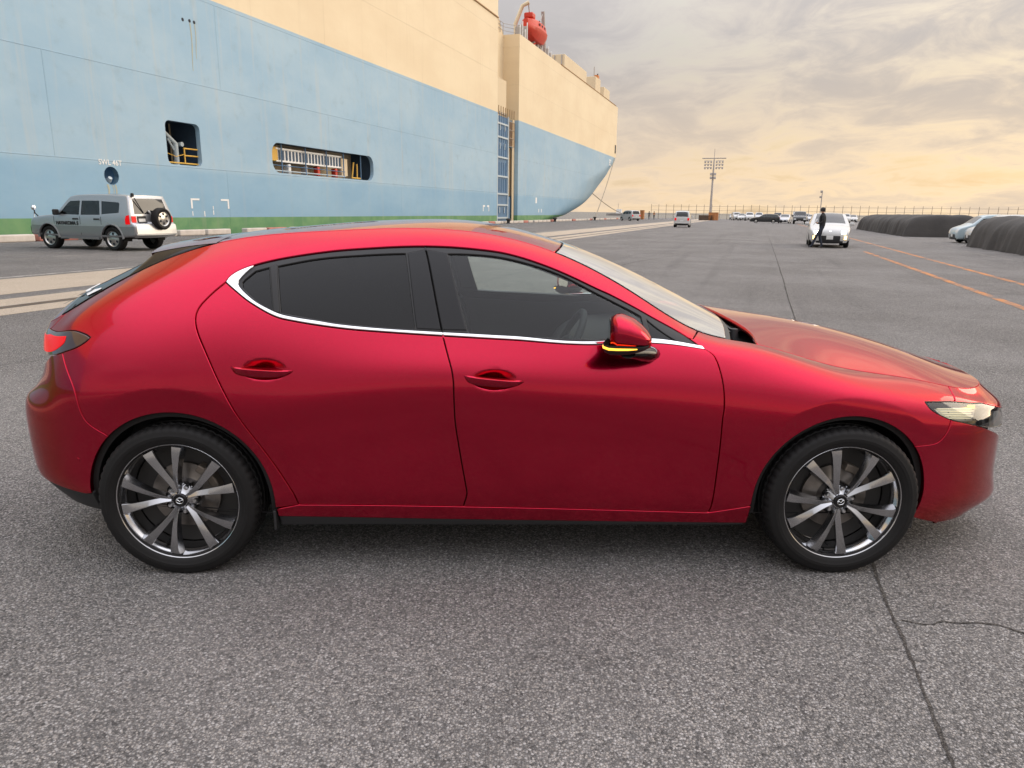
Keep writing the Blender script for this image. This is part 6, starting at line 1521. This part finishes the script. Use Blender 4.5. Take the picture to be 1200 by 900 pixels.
# ---- fence along the end of the yard, mast, boxes, people
pbr('fence_steel', (.22, .18, .14), .6); pbr('mast_steel', (.40, .36, .33), .5); pbr('cloth_black', (.014, .014, .016), .85); pbr('cloth_navy', (.02, .025, .04), .85); pbr('skin_tone', (.42, .24, .16), .6); pbr('hair_black', (.008, .007, .007), .6); pbr('folder_white', (.7, .7, .7), .6); pbr('crate_orange', (.46, .19, .07), .7, var=(2, .2)); pbr('shoe_grey', (.10, .095, .09), .7)
SF = 178.
fence = empty('yard_fence', tuple(Q(SF, -20, 0)), label='tall steel post fence closing the far end of the yard', cat='fence')
post = lathe_mesh('post', [(0, 3.5), (.045, 3.48), (.06, 0), (.12, 0)], 6, 'z'); post.materials.append(MATS['fence_steel'])
def add_world(name, me, mat, parent, loc):
    o = link(name, me, mat, parent); o.matrix_parent_inverse = Matrix.Translation(-parent.location); o.location = loc; return o
for k in range(72):
    add_world('post', post, None, fence, Q(SF, -22.5+k*1.78, 0))
for z in (1.15, 2.1, 3.05):
    V, Fc = tube_pts([Q(SF, -22.5, z), Q(SF, 104, z)], .028, 4); bm = bmesh.new(); vs = [bm.verts.new(v) for v in V]
    for f in Fc: bm.faces.new([vs[i] for i in f])
    add_world('rail', bm_mesh('rail', bm), 'fence_steel', fence, (0, 0, 0))
pm_ = gnd(831.5, 257.6); pm_ = QA*172+QN*float((pm_@QN)); dd = ray(832, 254); t_ = (172-CAM@QA)/(dd@QA); bs = CAM+dd*t_
mast = empty('floodlight_mast', (bs[0], bs[1], 0), QROT, label='tall floodlight mast with banks of lamps on a crossarm beside the fence', cat='mast')
link('pole', lathe_mesh('pole', [(0, 15.6), (.05, 15.6), (.07, 13.4), (.16, 13.2), (.30, 0), (.7, 0)], 12, 'z'), 'mast_steel', mast)
tube('crossarm', [(0, -2.6, 13.55), (0, 2.6, 13.55)], .13, 'mast_steel', mast, 6)
for y0 in (-1.25, 1.25):
    for z in (11.6, 12.3, 13.0): tube('lamp_rail', [(0, y0-.85, z), (0, y0+.85, z)], .07, 'mast_steel', mast, 5)
    for z in (11.4, 12.1, 12.75):
        for dy in (-.65, 0, .65): box('floodlight', (-.2, y0+dy, z), (.30, .38, .38), 'mast_steel', mast, rot=(.3, 'Y'), bevel=.04)
for z in (9.3, 10.1):
    for dy in (-.42, .42): box('floodlight', (-.2, dy, z), (.35, .5, .5), 'mast_steel', mast, rot=(.3, 'Y'), bevel=.04)
dd = ray(961, 250); t_ = (120-CAM@QA)/(dd@QA); b2 = CAM+dd*t_
m2 = empty('camera_pole', (b2[0], b2[1], 0), QROT, label='slim lamp pole standing behind the walking man', cat='pole')
link('pole', lathe_mesh('pole', [(0, 5.0), (.06, 5.0), (.09, 0), (.2, 0)], 8, 'z'), 'mast_steel', m2); box('lamp_head', (0, .1, 4.9), (.25, .35, .35), 'mast_steel', m2, bevel=.05); box('junction_box', (0, .18, 4.1), (.25, .3, .3), 'mast_steel', m2, bevel=.04)
for px, w, h, mt_, lb in ((752.5, .8, 1.9, 'crate_orange', 'upright orange cabinet near the end of the quay'), (828, 3.2, 1.0, 'wood_dark', 'low stack of dark timber at the foot of the mast'), (836, 2.0, 1.6, 'crate_orange', 'orange crate standing beside the dark timber stack')):
    dd = ray(px, 254); t_ = (160-CAM@QA)/(dd@QA); b_ = CAM+dd*t_; r_ = empty('storage_crate' if w > 1 else 'cabinet', (b_[0], b_[1], 0), QROT-math.pi/2, label=lb, cat='crate' if w > 1 else 'cabinet')
    box('case', (0, 0, h/2), (w, 1.2, h), mt_, r_, bevel=.03); box('lid', (0, 0, h+.03), (w+.06, 1.26, .06), mt_, r_); 
    for k in range(3): box('batten', (-w/2+w*(k+.5)/3, -.62, h/2), (.10, .05, h*.96), mt_, r_)
# far harbour: workboat hulls and a low breakwater light on the water
def boat(px, L, dist, lb):
    dd = ray(px, 248); dd = dd/math.hypot(dd[0], dd[1]); b_ = CAM+dd*dist; r_ = empty('workboat', (b_[0], b_[1], -2.6), QROT+math.pi/2, label=lb, cat='boat')
    V = []; 
    for x, w in ((-L/2, .8), (-L/2*.6, 1.2), (L/4, 1.2), (L/2, .1)): V += [(x, -w*L/9, L*.10), (x, w*L/9, L*.10), (x, w*L/12, -.3), (x, -w*L/12, -.3)]
    Fc = [(0, 1, 2, 3), (12, 13, 14, 15)]+[(i*4+k, i*4+(k+1) % 4, i*4+4+(k+1) % 4, i*4+4+k) for i in range(3) for k in range(4)]
    bm = bmesh.new(); vs = [bm.verts.new(v) for v in V]
    for f in Fc: bm.faces.new([vs[i] for i in f])
    link('hull', bm_mesh('hull', bm), 'deck_grey', r_); box('wheelhouse', (-L*.1, 0, L*.19), (L*.25, L*.16, L*.20), 'white_paint', r_, bevel=.1); tube('mast', [(-L*.05, 0, L*.2), (-L*.05, 0, L*.55)], .25, 'deck_grey', r_, 5)
boat(723, 26, 900, 'small grey workboat out on the water beyond the bow'); boat(930, 30, 1300, 'pale workboat far off behind the fence')

def person(loc, heading, pose, cloth_top, cloth_leg, label, h=1.76, parts=True):
    """one skinned body, posed joint by joint (x forward, y left)"""
    root = empty('person', tuple(loc), heading, label=label, cat='person'); k = h/1.76
    J = pose['J']; E_ = pose['E']; names = list(J)
    me = bpy.data.meshes.new('body'); me.from_pydata([tuple(np.array(J[n][:3])*k) for n in names], [(names.index(a), names.index(b)) for a, b in E_], [])
    o = bpy.data.objects.new('body', me); COL.objects.link(o); o.parent = root
    md = o.modifiers.new('skin', 'SKIN'); md.use_smooth_shade = True
    for i, n in enumerate(names):
        r = J[n][3]; sv = me.skin_vertices[0].data[i]; sv.radius = (r[0]*k, r[1]*k) if isinstance(r, tuple) else (r*k, r*k); sv.use_root = (n == 'pelvis')
    sb = o.modifiers.new('sub', 'SUBSURF'); sb.levels = sb.render_levels = 1
    me.materials.append(MATS[cloth_top])
    dg = bpy.context.evaluated_depsgraph_get(); m2_ = bpy.data.meshes.new_from_object(o.evaluated_get(dg)); bpy.data.objects.remove(o)
    m2_.materials.clear(); m2_.materials.append(MATS[cloth_top]); m2_.materials.append(MATS[cloth_leg]); m2_.materials.append(MATS['skin_tone']); m2_.materials.append(MATS['shoe_grey'])
    hz, wz = J['head'][2]*k-.11, J['pelvis'][2]*k+.02
    for p in m2_.polygons:
        c = p.center; p.use_smooth = True
        hand = min((c-Vector(np.array(J[n][:3])*k)).length for n in ('hand_l', 'hand_r'))
        p.material_index = 2 if (c.z > J['neck'][2]*k+.02 or hand < .085) else (3 if c.z < .085 else (1 if c.z < wz else 0))
    b = link('body', m2_, None, root)
    hd = J['head']; hp = Vector(np.array(hd[:3])*k)
    hm = lathe_mesh('hair', [(0, .135), (.05, .128), (.088, .095), (.104, .045), (.103, .0), (.094, -.045), (.088, -.05)], 18, 'z'); hr = link('hair', hm, 'hair_black', root); hr.location = hp+Vector((-.014, 0, .012)); hr.scale = (1.03, .9, 1); hr.rotation_euler = (0, -.15, 0)
    return root
STAND = dict(J=dict(pelvis=(0, 0, .94, (.15, .11)), waist=(0, 0, 1.08, (.145, .10)), chest=(.01, 0, 1.30, (.175, .115)), sh=(.0, 0, 1.42, (.11, .09)), neck=(.02, 0, 1.50, .052), head=(.045, 0, 1.62, (.085, .10)), top=(.04, 0, 1.72, .07),
    sh_l=(0, .19, 1.40, .065), el_l=(.02, .26, 1.13, .05), wr_l=(.18, .20, 1.08, .036), hand_l=(.27, .14, 1.10, .036), sh_r=(0, -.19, 1.40, .065), el_r=(-.02, -.26, 1.13, .05), wr_r=(.14, -.20, 1.06, .036), hand_r=(.24, -.13, 1.10, .036),
    hip_l=(0, .09, .88, .092), kn_l=(.16, .10, .50, .066), an_l=(.02, .10, .10, .048), toe_l=(.17, .11, .035, .040), hip_r=(0, -.09, .88, .092), kn_r=(-.02, -.09, .49, .066), an_r=(-.16, -.09, .11, .048), toe_r=(-.02, -.10, .035, .040)),
    E=[('pelvis', 'waist'), ('waist', 'chest'), ('chest', 'sh'), ('sh', 'neck'), ('neck', 'head'), ('head', 'top'), ('sh', 'sh_l'), ('sh_l', 'el_l'), ('el_l', 'wr_l'), ('wr_l', 'hand_l'), ('sh', 'sh_r'), ('sh_r', 'el_r'), ('el_r', 'wr_r'), ('wr_r', 'hand_r'), ('pelvis', 'hip_l'), ('hip_l', 'kn_l'), ('kn_l', 'an_l'), ('an_l', 'toe_l'), ('pelvis', 'hip_r'), ('hip_r', 'kn_r'), ('kn_r', 'an_r'), ('an_r', 'toe_r')])
WALK = dict(E=STAND['E'], J=dict(STAND['J'], kn_l=(.22, .10, .52, .066), an_l=(.36, .10, .11, .048), toe_l=(.52, .11, .05, .040), kn_r=(.04, -.09, .49, .066), an_r=(-.10, -.09, .11, .048), toe_r=(.04, -.10, .035, .040)))
pg = gnd(960.5, 291)
mn = person((pg[0], pg[1], 0), math.radians(166), WALK, 'cloth_black', 'cloth_navy', 'man in dark clothes striding past the lit white hatchback holding papers', 1.80)
# papers held in front
box('paper_sheet', (.30, .02, 1.16), (.012, .24, .30), 'folder_white', None, rot=(-.5, 'Y'), label='white sheet of papers in the hands of the walking man', cat='papers')
pp_ = bpy.data.objects['paper_sheet']; pp_.matrix_world = Matrix.Translation((pg[0], pg[1], 0)) @ Matrix.Rotation(math.radians(166), 4, 'Z')
for px, mt_, lb in ((760.5, 'cloth_navy', 'distant figure in navy standing near the orange cabinet'), (766.3, 'crate_orange', 'distant figure in an orange jacket standing by the water')):
    dd = ray(px, 254); t_ = (158-CAM@QA)/(dd@QA); b_ = CAM+dd*t_; person((b_[0], b_[1], 0), 1.2, STAND, mt_, 'cloth_navy', lb)
